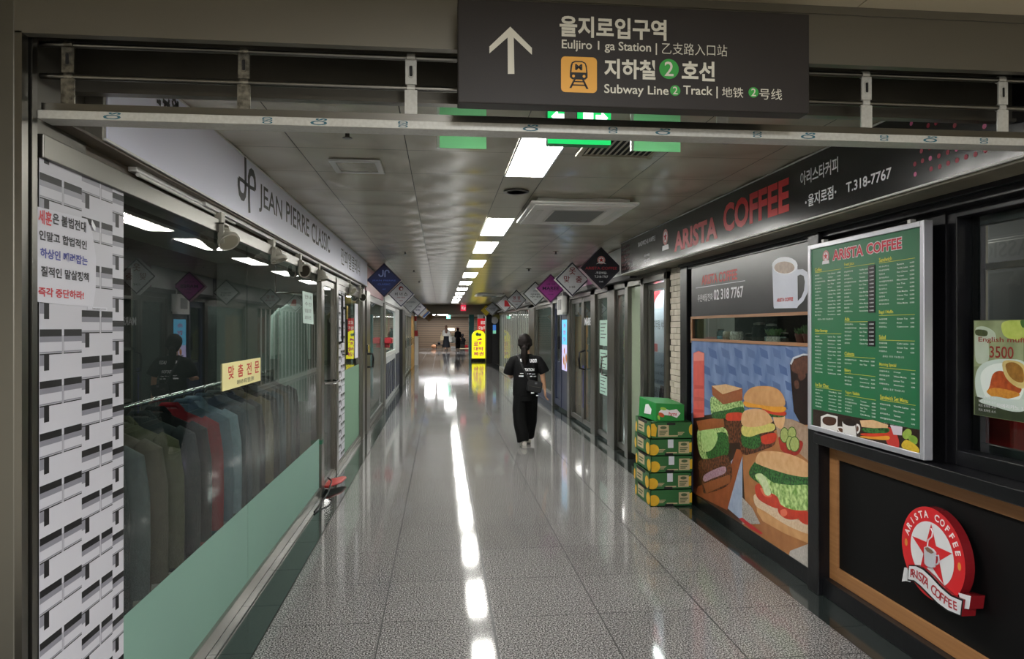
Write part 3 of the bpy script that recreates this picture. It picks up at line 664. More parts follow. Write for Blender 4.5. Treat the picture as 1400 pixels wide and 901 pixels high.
def jacket(label, y, m_, long=0.):
    t = thing('jacket', label, 'jacket', (-1.52, y, 1.1), 'jackets on the rail in the tailor window'); c = lambda dx, z: (-1.52+dx, y, z)
    m = MB(); loft(m, [(c(0, .42-long), .215, .045), (c(0, .5-long), .22, .055), (c(0, .75), .205, .05), (c(0, .92), .215, .06), (c(0, 1.05), .21, .06), (c(0, 1.1), .19, .055), (c(0, 1.145), .09, .045), (c(0, 1.165), .065, .04)])
    build('body', fold(m), m_, t, smooth=True)
    for sg in (-1, 1):
        m = MB(); m.tube([c(sg*.17, 1.1), c(sg*.21, 1.06), c(sg*.235, .9), c(sg*.245, .7), c(sg*.25, .48)], [(.03, .03), (.058, .06), (.055, .062), (.048, .055), (.04, .045)], 12)
        build('sleeve', m, m_, t, smooth=True)
    m = MB(); m.tube([c(-.07, 1.15), c(-.04, 1.185), c(.04, 1.185), c(.07, 1.15)], .016, 8); build('collar', m, m_, t, smooth=True)
    build('hanger_hook', MB().tube([c(0, 1.16), c(0, 1.215), c(.012, 1.24), c(0, 1.252), c(-.014, 1.243)], .004, 6), CHROME, t)
    return t
cl = {}
for k, h in dict(charcoal='#34373b', grey='#5a5d61', brown='#5d5248', olive='#55523f', black='#1c1c1f', red='#8f2630', denim='#56687a', sky='#7d8fa0', slate='#46525c', tan='#7a6a56').items():
    cl[k] = mat('wool_'+k, h, .85, 0, .2, noise=(40, '#%02x%02x%02x' % tuple(int(int(h[i:i+2], 16)*.8) for i in (1, 3, 5)), .8))
seq = [('charcoal', 'leftmost dark grey jacket on the tailor rail'), ('grey', 'mid grey jacket second from the left on the rail'), ('brown', 'brown jacket between grey and olive ones on the rail'), ('olive', 'olive jacket next to the brown one on the rail'), ('charcoal', 'dark grey jacket left of the black jacket'), ('black', 'black jacket hanging left of the red one'), ('red', 'red jacket on the tailor rail'), ('denim', 'denim-blue jacket right of the red one'), ('sky', 'pale blue-grey jacket on the rail'), ('slate', 'slate jacket right of the pale blue one'), ('grey', 'grey jacket in the middle of the rail'), ('charcoal', 'dark grey jacket behind the yellow sign'),
       ('tan', 'tan jacket near the glass joint'), ('black', 'second black jacket right of the tan one'), ('slate', 'slate jacket past the glass joint'), ('brown', 'brown jacket toward the far end of the rail'), ('grey', 'grey jacket next to last on the rail'), ('charcoal', 'dark jacket at the far end of the rail')]
for i, (k, lb) in enumerate(seq): jacket(lb, 2.95+.2*i+random.uniform(-.02, .02), cl[k], random.uniform(0, .1)).rotation_euler = (0, 0, random.uniform(-.12, .12))
t = thing('shirt', 'long pale shirt hanging inside beside the tailor door', 'shirt', (-1.75, 8.6, 1.0))
m = MB(); c = lambda dx, z: (-1.75+dx, 8.6, z)
loft(m, [(c(0, .75), .17, .06), (c(0, 1.2), .16, .06), (c(0, 1.7), .18, .07), (c(0, 1.83), .17, .06), (c(0, 1.9), .07, .04)]); build('body', fold(m, .02, 40), mat('pale_cloth', '#a9bdb8', .8), t, smooth=True)
for sg in (-1, 1): build('sleeve', MB().tube([c(sg*.14, 1.84), c(sg*.2, 1.75), c(sg*.22, 1.25)], [.03, .055, .045], 12), MATS['pale_cloth'], t, smooth=True)
build('hanger_hook', MB().tube([c(0, 1.9), c(0, 2.0), c(.012, 2.03)], .004, 6), CHROME, t)
tag(build('wall_rail', MB().cyl((-1.95, 8.6, 2.03), (-1.4, 8.6, 2.03), .012).cyl((-1.95, 8.6, 2.03), (-1.95, 8.6, 2.6), .01), CHROME), 'short steel rod holding the pale shirt', 'rail')
# shelving at the back of the shop with folded cloth
t = thing('cloth_shelf', 'dark shelving along the back wall of the tailor shop', 'shelf', (-3.2, 5, 0))
m = MB()
for y in (3.0, 4.4, 5.8, 7.2): build('upright', MB().box(-3.39, y, 0, -3.0, y+.04, 2.2), mat('shelf_brown', '#3a332c', .6), t)
for z in (.4, .9, 1.4, 1.9): build('shelf_board', MB().box(-3.39, 3.0, z, -3.0, 7.24, z+.03), MATS['shelf_brown'], t)
random.seed(3)
for z in (.93, 1.43):
    for k in range(9):
        y = 3.1+.45*k; kk = random.choice(list(cl)); h = random.uniform(.12, .3)
        if any(abs(y+.17-q) < .2 for q in (4.42, 5.82, 7.22)): continue
        tag(build('folded_cloth', MB().box(-3.35, y, z, -3.05, y+.3, z+h), cl[kk], bevel=.03), 'folded cloth bolts stacked on the dark shelving at the back of the tailor shop', 'cloth', 'cloth on the back shelves')
# ================================================================ LEFT SIDE: SHOPS FURTHER ALONG
GP = mat('grey_post', '#6c6d69', .35, .7)
m = MB(); m.box(-1.45, 10.97, 2.12, -1.17, 31.2, 2.62); struct('trim_fascia_left', m, mat('fascia_grey', '#8b8c89', .45))
PK = mat('fascia_pink_reflection', '#a06a70', .4); WB = mat('fascia_white', '#c8cccb', .4)  # pink panel colour is a painted reddish reflection
tag(build('fascia_sign', MB().box(-1.17, 11.05, 2.16, -1.15, 14.3, 2.58), PK), 'dull pink fascia panel behind the navy diamond sign', 'sign')
tag(build('fascia_sign', MB().box(-1.17, 14.7, 2.16, -1.15, 20.8, 2.58), WB), 'white fascia panel behind the white diamond sign with navy border', 'sign')
o = struct('window_3', MB().box(-1.18, 11.45, .12, -1.17, 14.3, 2.1), GLASS); build('window_frame', MB().frame(LW(-1.17), 11.4, .05, 14.35, 2.12, .07, -.02, .015), GP, o)
m = MB(); m.box(-1.25, 14.35, 0, -1.13, 14.75, 2.12); struct('trim_post_4', m, GP)
NAVY = mat('navy_panel', '#1f2740', .45)
t = thing('storefront', 'pale grey shop front with navy slats under its window', 'shop front', (-1.2, 17.0, 0))
build('dado', MB().box(-1.25, 14.75, 0, -1.15, 19.6, 1.0), mat('pale_grey', '#a6aaab', .5), t)
for k in range(5):
    y = 14.95+.62*k; build('slat_panel', MB().box(-1.15, y, .12, -1.135, y+.36, .86), NAVY, t)
w_ = build('window_frame', MB().frame(LW(-1.16), 14.75, 1.0, 17.9, 2.1, .08, -.03, .02), WB, t); build('pane', MB().box(-1.175, 14.83, 1.08, -1.165, 17.82, 2.02), GLASS, w_)
build('door_panel', MB().box(-1.2, 17.95, .05, -1.14, 19.6, 2.1), mat('door_pale', '#b4b8b8', .45), t)
build('lower_panel', MB().box(-1.14, 18.05, .1, -1.13, 19.5, .95), NAVY, t)
t = thing('poster', 'pale yellow poster strips inside the grey shop front window', 'poster', (-1.22, 16, 1.1))
for k, h in enumerate(('#c9b98a', '#b9c6a0', '#c98f80')): build('strip', MB().box(-1.23, 15.2+.7*k, 1.15, -1.225, 15.7+.7*k, 1.95), mat('strip%d' % k, h, .6), t)
t = thing('fire_box', 'red bracket lamp box on the grey post before the pale shop front', 'box', (-1.08, 14.5, 1.3))
build('case', MB().box(-1.13, 14.3, 1.3, -.98, 14.7, 1.42), mat('red_case', '#a5202a', .4), t, bevel=.02); build('foot', MB().box(-1.13, 14.4, 1.22, -1.04, 14.6, 1.3), MATS['red_case'], t)
m = MB(); m.box(-1.28, 19.6, 0, -1.05, 21.1, 2.12); struct('trim_post_5', m, mat('black_post', '#15161a', .4))
t = thing('glass_door_row', 'row of steel-framed glass doors past the black post', 'doors', (-1.2, 24.4, 0))
for k in range(5):
    y = 21.15+1.33*k; b = build('door', MB().frame(LW(-1.17), y, .03, y+1.3, 2.1, .07, -.02, .02), GP, t); build('pane', MB().box(-1.178, y+.07, .1, -1.17, y+1.23, 2.03), GLASS, b)
    build('handle', MB().tube([(-1.15, y+1.1, 1.25), (-1.09, y+1.1, 1.22), (-1.09, y+1.1, .98), (-1.15, y+1.1, .95)], .016, 6), CHROME, b)
ORG = mat('orange_panel', '#c08a3a', .5)
t = thing('orange_shop_front', 'orange-yellow panelled shop front near the corridor end', 'shop front', (-1.2, 29.3, 0))
for k in range(3): build('panel', MB().box(-1.22, 27.85+.95*k, 0, -1.14, 28.75+.95*k, 2.1), ORG if k != 1 else mat('pale_orange', '#d8b878', .5), t)
t = thing('hose_cabinet', 'white fire hose cabinet with a red top at the corridor end', 'cabinet', (-1.0, 31.0, 0))
build('body', MB().box(-1.28, 30.75, 0, -.98, 31.15, 1.25), WHITE, t, bevel=.01); build('red_top', MB().box(-1.28, 30.8, 1.25, -1.0, 31.1, 1.5), MATS['red_case'], t, bevel=.02); build('red_lamp', MB().box(-1.28, 30.8, 1.9, -1.05, 31.1, 2.12), MATS['red_case'], t)
m = MB(); m.box(-1.5, 31.51, 0, -1.15, 33.5, 2.47); struct('trim_hall_column', m, mat('column_white', '#b9b9b4', .4))
# ================================================================ DIAMOND SIGNS
def diamond(x, y, z, label, face, border=None, side='#3b2426', half=.262, dep=.13, lines=(), extra=None, emit=0.):
    t = thing('diamond_sign', label, 'sign', (x, y, z-half), 'diamond shop signs along the corridor')
    f = FW(y); q = lambda r: [(x-r, z), (x, z-r), (x+r, z), (x, z+r)]
    MS = mat('side_'+side[1:], side, .3, 0, .6)  # dark red side colours are painted brownish-red reflections
    c = build('box', MB().prism(f, q(half), -dep, 0), MS, t)
    if border: build('border', MB().poly(f, q(half-.004), .0008), mat('face_'+border[1:], border, .4), t)
    build('face', MB().poly(f, q(half-(.03 if border else .005)), .0014), mat('face_'+face[1:] + ('e' if emit else ''), face, .35, emit=emit), t)
    build('bracket', MB().box(x-.015 if x > 0 else -1.2, y+.04, z-.02, x+.36 if x > 0 else x+.015, y+.07, z+.02), STEELD, t)
    cols = []; m = MB()
    for (s_, du, dv, h, col, wd) in lines:
        if col not in cols: cols.append(col)
        a = text_geo(s_, .015)[2]*h; k = wd/a if wd else 1
        m.text(f, s_, x+du-a*k/2, z+dv-h/2, x+du+a*k/2, z+dv+h/2, .002, cols.index(col), .015)
    if lines: build('lettering', m, [mat('ink_'+c_[1:], c_, .5) for c_ in cols], t)
    if extra: extra(t, f, x, z)
    return t
def emblem(mb, fr, u, v, R, d=.002, star=0, disc=1, rim=2):
    mb.poly(fr, ell(u, v, R), d, rim); mb.poly(fr, ell(u, v, R*.68), d+.0006, disc)
    mb.poly(fr, [(u+R*(.66 if i % 2 == 0 else .27)*math.sin(i*math.pi/5), v+R*(.66 if i % 2 == 0 else .27)*math.cos(i*math.pi/5)) for i in range(9, -1, -1)], d+.0012, star)
def ar(t, f, x, z):
    m = MB(); emblem(m, f, x, z+.1, .05); m.poly(f, [(x-.065, z+.05), (x-.03, z+.075), (x+.03, z+.075), (x+.065, z+.05), (x+.03, z+.06), (x-.03, z+.06)], .005, 1)
    build('emblem', m, [mat('logo_red', '#b8202a', .5), WPRINT, mat('logo_pink', '#c98d8d', .5)], t)
diamond(1.97, 8.57, 2.355, 'black diamond sign with round star emblem, nearest the cafe sign', '#14141f', '#1d1d2c', '#4a2630', lines=(('ARISTA COFFEE', 0, 0, .034, '#a02832', .4), ('-주문배달-', 0, -.058, .03, '#d0d0d6', .15), ('T.318-7767', 0, -.105, .028, '#d0d0d6', .17), ('116호', 0, -.165, .02, '#d0d0d6', 0)), extra=ar)
diamond(1.97, 10.5, 2.35, 'white diamond sign with dark red Korean letters and navy border', '#cfd2d6', '#20203a', '#c9c9cc', lines=(('옷', 0, .125, .11, '#7d2028', 0), ('맞', -.085, -.0, .1, '#7d2028', 0), ('춤', .1, 0, .1, '#7d2028', 0), ('113호', 0, -.115, .035, '#202028', 0)))
diamond(1.97, 12.6, 2.33, 'magenta diamond sign with dark lettering', '#a8449a', '#5a2f5e', '#7a3558', lines=(('신발 가방', 0, .075, .03, '#4a1f58', .16), ('MAREE', 0, 0, .06, '#2a1540', .3), ('마리에', 0, -.05, .024, '#4a1f58', 0), ('여성의류', 0, -.11, .024, '#4a1f58', 0)))
diamond(1.97, 14.7, 2.33, 'white diamond sign with thin grey lettering behind the magenta one', '#c6cacb', '#3d4042', '#4a4a4a', lines=(('양복점', 0, .06, .03, '#5a5a5a', 0), ('캐주얼정장', 0, -.01, .03, '#303030', .2), ('수선', 0, -.06, .04, '#202020', .22), ('110호', 0, -.12, .02, '#5a5a5a', 0)))
diamond(1.97, 18.4, 2.35, 'grey diamond sign with two red Korean letters and black border', '#b9bcc2', '#1e1e22', '#5a5658', lines=(('명', -.06, .05, .085, '#8a2028', 0), ('함', .06, .05, .085, '#8a2028', 0), ('753-0760', 0, -.04, .04, '#8a3038', .24), ('108호', 0, -.12, .026, '#303030', 0)))
def rw(t, f, x, z): build('red_patch', MB().poly(f, [(x-.02, z-.09), (x+.16, z-.09), (x+.07, z+.1), (x-.02, z+.1)], .002), RED, t)
diamond(1.93, 21.3, 2.35, 'white diamond sign with a red patch behind the grey one', '#c9c9cc', '#4a4a4e', '#d0d0d4', extra=rw)
diamond(2.0, 27.6, 2.36, 'small pale grey diamond sign beside the yellow one at far right', '#a9adb4', '#5a5d63', '#d0d0d4', lines=(('BUNCHOLIC', 0, .02, .05, '#303038', .28), ('커피', 0, -.05, .05, '#404048', .2)))
diamond(1.93, 30.3, 2.36, 'yellow diamond sign far down the right side', '#d8c02a', '#4a4420', '#6a6020', lines=(('화장품', 0, .05, .05, '#3a3a20', 0),))
def jp(t, f, x, z):
    m = MB()
    def st(p, w_):
        for i in range(len(p)-1):
            a, b = Vector(p[i]), Vector(p[i+1]); t_ = (b-a).normalized(); n_ = Vector((-t_.y, t_.x))*w_/2
            m.poly(f, [tuple(a-n_), tuple(b-n_), tuple(b+n_), tuple(a+n_)], .002)
    st([(x-.015, z+.155), (x-.015, z+.09), (x-.022, z+.065), (x-.045, z+.055), (x-.07, z+.065), (x-.078, z+.09)], .02)
    st([(x+.015, z+.045), (x+.015, z+.115), (x+.022, z+.14), (x+.045, z+.15), (x+.07, z+.14), (x+.076, z+.11)], .02)
    build('monogram', m, mat('monogram_blue', '#8fa0d8', .5), t)
diamond(-.87, 10.96, 2.35, 'navy blue diamond sign with pale monogram at the end of the tailor sign', '#16265c', '#101a40', '#4a2228', lines=(('JEAN PIERRE', 0, -.01, .03, '#4a64b8', .36), ('CLASSIC', 0, -.065, .028, '#4a64b8', .19), ('108호', 0, -.14, .02, '#4a64b8', 0)), extra=jp)
def vn(t, f, x, z):
    m = MB(); m.poly(f, ell(x, z+.12, .048), .002, 0); m.poly(f, ell(x+.01, z+.11, .026), .003, 1); build('emblem', m, [mat('venus_red', '#8a2a2a', .5), mat('venus_white', '#e0e0e4', .5)], t)
diamond(-.86, 15.4, 2.345, 'white diamond sign with navy border and three black Korean letters', '#c9cad2', '#20264e', '#c9c9cc', half=.28, lines=(('비', -.1, 0, .075, '#1c1c24', 0), ('너', 0, 0, .075, '#1c1c24', 0), ('스', .1, 0, .075, '#1c1c24', 0), ('여성 미용실', 0, -.075, .03, '#8a4048', .17), ('106호', 0, -.14, .03, '#7a2028', 0)), extra=vn)
diamond(-.87, 20.4, 2.33, 'pale grey diamond sign third along the left side', '#b4b8bc', '#5a5e62', '#9a9a9c', half=.3, lines=(('MODERN', 0, .02, .05, '#6a6e72', .26), ('의류', 0, -.1, .04, '#6a6e72', 0)))
diamond(-.78, 24.0, 2.29, 'white and navy diamond sign fourth along the left side', '#c2c2cc', '#2a2450', '#3a3460', half=.28, lines=(('한복', 0, .03, .07, '#3a3a5a', .24), ('맞춤', 0, -.07, .06, '#3a3a5a', .16)))
diamond(-.74, 26.8, 2.27, 'ochre-bordered diamond sign fifth along the left side', '#b9bcc2', '#b08a3a', '#b08a3a', half=.27)
diamond(-.7, 29.2, 2.25, 'blue diamond sign far down the left side', '#3a5a9a', '#c0c4c8', '#2a3a6a', half=.26, lines=(('여행', 0, 0, .08, '#d0d4e0', .2),))
diamond(-.55, 33.0, 2.13, 'small orange-brown diamond sign farthest down the left side', '#a0703a', '#70502a', '#70502a', half=.25)
# ================================================================ RIGHT SIDE: CAFE
XM = 2.312; rm = RW(XM)
BLK = mat('black_frame', '#0b0b0e', .3, 0, .35, noise=(8, '#16161a', .6), bump=(30, .08))
m = MB(); m.box(2.30, 2.2, 0, 2.45, 6.62, .105); struct('baseboard_right', m, BLK, bevel=.004)
m = MB(); m.box(2.30, 2.2, 2.165, 2.45, 6.62, 2.62); m.box(2.275, 2.2, 2.2, 2.3, 6.62, 2.235); struct('trim_header_right', m, BLK, bevel=.004)
m = MB(); m.box(2.27, 4.065, 0, 2.46, 4.185, 2.2); m.box(2.29, 6.42, 0, 2.46, 6.6, 2.24); struct('trim_posts_right', m, BLK, bevel=.004)
m = MB(); m.box(2.105, 2.2, 2.225, 2.34, 8.05, 2.245); struct('trim_soffit_right', m, mat('old_soffit', '#85806f', .55, noise=(5, '#5f5a4c', .5)))
# sign board
t = thing('cafe_sign', 'long black cafe sign with red lettering, phone number and pink dots', 'sign', (2.2, 5.1, 2.236))
SGB = mat('sign_black', '#121214', .2, 0, .55, bump=(5, .12))
build('cabinet', MB().box(2.09, 2.2, 2.24, 2.3, 8.07, 2.6), SGB, t, bevel=.003)
s = RW(2.09)
m = MB()
for z in (2.236, 2.596): m.box(2.086, 2.2, z, 2.1, 8.075, z+.008)
build('edging', m, mat('edge_white', '#d5d5d2', .4), t)
m = MB(); m.tp(s, 'ARISTA', 922, 318, 345, 981, 0, .04); m.tp(s, 'COFFEE', 989, 280.5, 319, 1079, 0, .036); build('red_lettering', m, mat('sign_red', '#b81f24', .4), t)
m = MB(); m.tp(s, '아리스타커피', 1094.5, 236, 255, 1146, 0, .015); m.tp(s, '을지로점', 1105, 266, 283, 1139.5, 0, .015); m.tp(s, 'T.318-7767', 1157, 250, 264, 1219, 0, .02)
m.tp(s, 'SANDWICH & WAFFLE', 872.5, 332, 338, 896); m.tp(s, '주문배달', 880.6, 348.5, 352, 888); m.tp(s, '샌드위치', 881, 355, 359, 888)
for p in ((1102, 277), (1142.5, 262.5)): m.poly(s, ell(*s.at(*p), .008), .001)
build('white_lettering', m, WPRINT, t)
LR, LW_, LP = mat('logo_red', '#b8202a', .5), WPRINT, mat('logo_pink', '#c98d8d', .5)
m = MB(); u, v = s.at(910, 327); emblem(m, s, u, v+.02, .075); m.poly(s, [(u-.1, v-.1), (u+.1, v-.1), (u+.085, v-.055), (u-.085, v-.055)], .002, 1); build('emblem', m, [LR, LW_, LP], t)
m = MB()
for i, (x, y) in enumerate(((230, 740), (277, 720), (270, 660), (322, 640), (330, 770), (383, 755), (378, 690), (432, 668), (435, 735), (490, 717), (545, 697), (603, 680), (665, 655), (258, 465), (303, 452), (312, 503), (360, 487), (475, 503), (590, 463), (218, 625), (375, 625), (232, 803), (325, 705), (487, 648), (541, 635), (732, 640), (208, 490), (658, 508), (412, 468))):
    m.poly(s, ell(*s.at(1200+x/4.505, 60+y/4.505), .0105), .001, 0 if i < 21 else 1 if i < 28 else 2)
build('dots', m, [mat('dot_red', '#a32540', .5), mat('dot_pink', '#d8689a', .5), mat('dot_violet', '#5a52a0', .5)], t)
m = MB()
for i in range(6):
    for j in range(5): m.poly(s, ell(-8.0+.07*j, 2.29+.05*i, .014), .001)
build('dim_dots', m, mat('dot_dim', '#5a1c22', .5), t)
# mural window
m = MB(); m.box(2.34, 4.185, .1, 2.40, 6.42, 1.5); m.box(2.34, 4.185, 1.72, 2.40, 6.42, 2.2); struct('wall_cafe_front', m, BLACKM)
def zq(o, sc): return lambda *p: [(o[0]+x/sc, o[1]+y/sc) for x, y in p]
z4 = zq((920, 460), 2.73); z3 = zq((920, 320), 3.755)
PM = {}
def P(h, h2=None, sc=30, k=.6): return mat('print_'+h[1:]+(h2 or '')[1:], h, .35, 0, .4, noise=(sc, h2, k) if h2 else None)
def art(name, label, cat, fr, base_pts, base, layers, parent=None, thick=.003):
    """a flat print: base sheet plus printed shapes laid on it"""
    mats = []; m = MB()
    def mi(q):
        if q not in mats: mats.append(q)
        return mats.index(q)
    q = base_pts; m.clip = (min(a[0] for a in q)+.002, min(a[1] for a in q)+.002, max(a[0] for a in q)-.002, max(a[1] for a in q)-.002)
    if name in ('photo_strip', 'mug_print'): m.clip = None
    m.prism(fr, q, 0, thick, mi(base))
    for i, (pts, mt, kind) in enumerate(layers):
        d = thick+.0004+.00005*i
        if kind == 'b': m.blob(fr, pts, d, mi(mt))
        else: m.pp(fr, pts, d, mi(mt))
    o = build(name, m, mats, parent)
    if not parent: tag(o, label, cat)
    return o
def qd(fr, a, b): (u0, v1), (u1, v0) = a, b; return [(u0, v0), (u1, v0), (u1, v1), (u0, v1)]
BREAD, CRUST, BUN, BUN2 = P('#e0bd92', '#cda274', 40), P('#a25f38', '#8a4a2a', 30), P('#d8a672', '#c28a54', 14), P('#e2b88a', '#cf9a66', 18)
LETL, LETD, TOM, CHZ = P('#c4dc98', '#5f8c3c', 42, .22), P('#3f7a3a', '#143818', 60, .2), P('#d8452c', '#b8301f', 20), P('#e8a63c', '#d58c28', 20)
MEAT, BOARD, BOARD2, DKB = P('#7d4830', '#2d140c', 45, .25), P('#a65a34', '#8a4526', 12), P('#b67c4c', '#9c6238', 10), P('#3a2119', '#22130f', 30)
CHK = P('#e6d2b6', '#c8a684', 70); COLA = P('#2a1210', '#140808', 25); ICE = P('#6d4636', '#43241c', 40)
BLU = mat('print_blue_wall', '#4c6796', .35, 0, .4, noise=(9, '#8397bd', .5, (1, 1, .45)))
BLUD = P('#4a6292', '#4f6898', 20)
mural_pts = [(-6.34, .1), (-4.19, .1), (-4.19, 1.5), (-6.34, 1.5)]
L = []
for i in range(9):
    for j in range(4):
        x = 85+48*i+(24 if j % 2 else 0); y = 40+62*j
        L.append((z4((x, y), (x+30, y+16), (x+34, y+46), (x+6, y+34)), BLUD if (i+j) % 2 else P('#5a719c', '#566c98', 20), 'p'))
L += [(z4((78, 300), (150, 290), (260, 330), (440, 310), (515, 330), (515, 850), (300, 720), (78, 600)), DKB, 'p'),
 (z4((262, 440), (300, 400), (420, 330), (515, 330), (515, 860), (290, 700), (270, 600)), BOARD2, 'p'),
 (z4((380, 300), (450, 310), (515, 340), (515, 470), (480, 440), (400, 400)), P('#b9a08c', '#9a7c66', 30), 'p'),
 (z4((262, 620), (300, 640), (520, 780), (540, 930), (240, 760)), BOARD2, 'p'), (z4((78, 560), (215, 620), (262, 690), (262, 760), (78, 640)), P('#5a3626', '#40241a', 14), 'p'),
 (z4((440, 800), (520, 770), (530, 900), (430, 840)), P('#cdc6c0', '#a9a29c', 60), 'p'), (z4((215, 470), (262, 420), (262, 690), (205, 640)), P('#a9b6cc', '#8c9cb8', 15), 'p'),
 (z4((95, 560), (205, 520), (240, 420), (268, 425), (205, 648), (88, 590)), BOARD, 'p'),
 (z4((78, 62), (98, 54), (119, 62), (119, 300), (78, 305)), P('#d8655a', '#c9554c', 15), 'p'), (z4((80, 64), (98, 56), (118, 64), (118, 90), (80, 92)), P('#e2887c'), 'p'),
 (z4((82, 180), (117, 184), (117, 196), (82, 196)), P('#c04a42'), 'p'), (z4((82, 225), (117, 229), (117, 241), (82, 241)), P('#c04a42'), 'p'), (z4((82, 270), (117, 274), (117, 284), (82, 284)), P('#c04a42'), 'p'),
 (z4((142, 235), (165, 225), (258, 240), (262, 285), (230, 300), (200, 292), (170, 306), (148, 298)), LETL, 'b'),
 (z4((150, 285), (200, 275), (262, 262), (262, 290), (200, 306), (155, 305)), LETD, 'b'),
 (z4((205, 288), (258, 285), (260, 312), (206, 314)), TOM, 'b'),
 (z4((147, 184), (200, 178), (262, 194), (262, 238), (190, 254), (150, 218)), CRUST, 'p'), (z4((147, 184), (200, 178), (262, 194), (188, 216)), BREAD, 'p'),
 (z4((195, 315), (260, 315), (262, 395), (205, 400)), MEAT, 'p'),
 (z4((98, 345), (150, 335), (200, 345), (210, 395), (202, 445), (160, 462), (112, 455), (95, 405)), LETL, 'b'),
 (z4((120, 380), (200, 360), (208, 440), (150, 466), (128, 440)), LETD, 'b'), (z4((110, 350), (150, 345), (170, 375), (150, 420), (118, 425)), P('#c4dc9a', '#8ab85e', 40), 'b'),
 (z4((90, 316), (150, 306), (192, 308), (196, 338), (100, 352)), CRUST, 'p'),
 (z4((98, 470), (150, 455), (210, 448), (218, 545), (128, 586), (112, 560)), MEAT, 'b'),
 (z4((118, 520), (150, 500), (195, 485), (197, 510), (150, 530), (120, 542)), P('#c9aab8', '#8a5a6c', 60), 'b'),
 (z4((115, 550), (215, 515), (218, 545), (128, 586)), CRUST, 'p'),
 # middle pair
 (z4((380, 295), (418, 290), (420, 320), (408, 345), (385, 330)), BUN2, 'b'), (z4((300, 270), (418, 280), (416, 300), (370, 300), (300, 285)), LETD, 'b'), (z4((340, 268), (418, 278), (418, 296), (350, 285)), TOM, 'b'),
 (z4((272, 240), (340, 248), (420, 262), (418, 280), (380, 282), (330, 268), (275, 262)), CHZ, 'b'), (z4((268, 225), (290, 195), (330, 185), (380, 190), (412, 215), (420, 258), (360, 260), (280, 245)), BUN, 'b'),
 (z4((262, 350), (310, 340), (380, 355), (384, 400), (350, 420), (262, 440)), MEAT, 'b'), (z4((330, 375), (385, 360), (384, 392), (345, 402)), TOM, 'b'),
 (z4((262, 350), (300, 340), (330, 375), (328, 410), (300, 420), (262, 405)), LETD, 'b'), (z4((262, 335), (300, 325), (376, 325), (380, 350), (330, 362), (290, 375), (262, 365)), P('#e4d27c', '#b9b860', 40), 'b'),
 (z4((262, 330), (264, 285), (300, 270), (345, 276), (372, 305), (370, 322), (310, 338)), BUN2, 'b'),
 # cola and pickles
 (z4((440, 100), (452, 78), (490, 66), (515, 68), (515, 330), (478, 322), (455, 280), (446, 180)), COLA, 'p'), (z4((446, 105), (460, 85), (515, 75), (515, 130), (480, 140), (450, 130)), ICE, 'b'), (z4((440, 102), (452, 78), (490, 64), (515, 66), (515, 72), (490, 71), (456, 84), (446, 106)), P('#c9cdd6'), 'p'),
 (z4((470, 140), (490, 132), (500, 150), (480, 165)), ICE, 'b'), (z4((456, 170), (470, 165), (475, 190), (462, 195)), ICE, 'b'),
 (z4((398, 375), (420, 385), (485, 390), (482, 425), (462, 444), (430, 438), (406, 420)), P('#b8352a', '#8f241d', 20), 'b')]
for cx, cy, rx, ry in ((420, 368, 17, 30), (448, 362, 17, 26), (440, 398, 14, 28), (458, 402, 20, 30)):
    L += [([z4((cx+rx*math.cos(a*.524), cy+ry*math.sin(a*.524)))[0] for a in range(12)], P('#4f6a2c'), 'p'), ([z4((cx+rx*.84*math.cos(a*.524), cy+ry*.88*math.sin(a*.524)))[0] for a in range(12)], P('#b4bf78', '#93a257', 60), 'p')]
L += [(z4((262, 600), (300, 640), (330, 700), (262, 700)), P('#6d625c', '#cfc8c0', 120), 'p'),
 (z4((315, 628), (360, 650), (420, 690), (515, 738), (515, 775), (420, 735), (340, 690), (318, 655)), BUN, 'p'),
 (z4((308, 590), (350, 600), (420, 660), (515, 705), (515, 738), (430, 705), (350, 655), (312, 630)), CHK, 'b'),
 (z4((310, 560), (330, 550), (370, 570), (402, 610), (398, 642), (350, 625), (318, 600)), TOM, 'b'), (z4((398, 632), (430, 635), (475, 655), (470, 680), (430, 682), (400, 660)), TOM, 'b'), (z4((468, 648), (515, 660), (515, 702), (480, 690)), TOM, 'b'),
 (z4((405, 650), (425, 645), (430, 665), (412, 672)), P('#e8765a'), 'b'), (z4((330, 565), (360, 575), (372, 598), (345, 595)), P('#e8765a'), 'b'),
 (z4((288, 515), (300, 480), (330, 462), (400, 490), (515, 520), (515, 585), (470, 575), (420, 565), (360, 560), (320, 545)), LETD, 'b'),
 (z4((310, 520), (335, 512), (380, 545), (450, 555), (515, 560), (515, 640), (460, 648), (410, 630), (395, 600), (370, 585), (350, 592), (335, 560)), P('#cde49c', '#6f9c44', 26, .25), 'b'),
 (z4((316, 520), (330, 512), (352, 530), (370, 585), (352, 592), (338, 560)), P('#dfe6c2', '#b9cf92', 30), 'b'),
 (z4((312, 468), (322, 438), (350, 428), (410, 432), (470, 450), (515, 480), (515, 522), (450, 518), (370, 495), (325, 478)), BUN2, 'b'),
 (z4((250, 680), (262, 676), (300, 705), (340, 735), (330, 738), (290, 715)), P('#c22a30'), 'p')]
art('window_mural', 'large printed mural of sandwiches, pickles and cola on the cafe window', 'mural', rm, mural_pts, BLU, L)
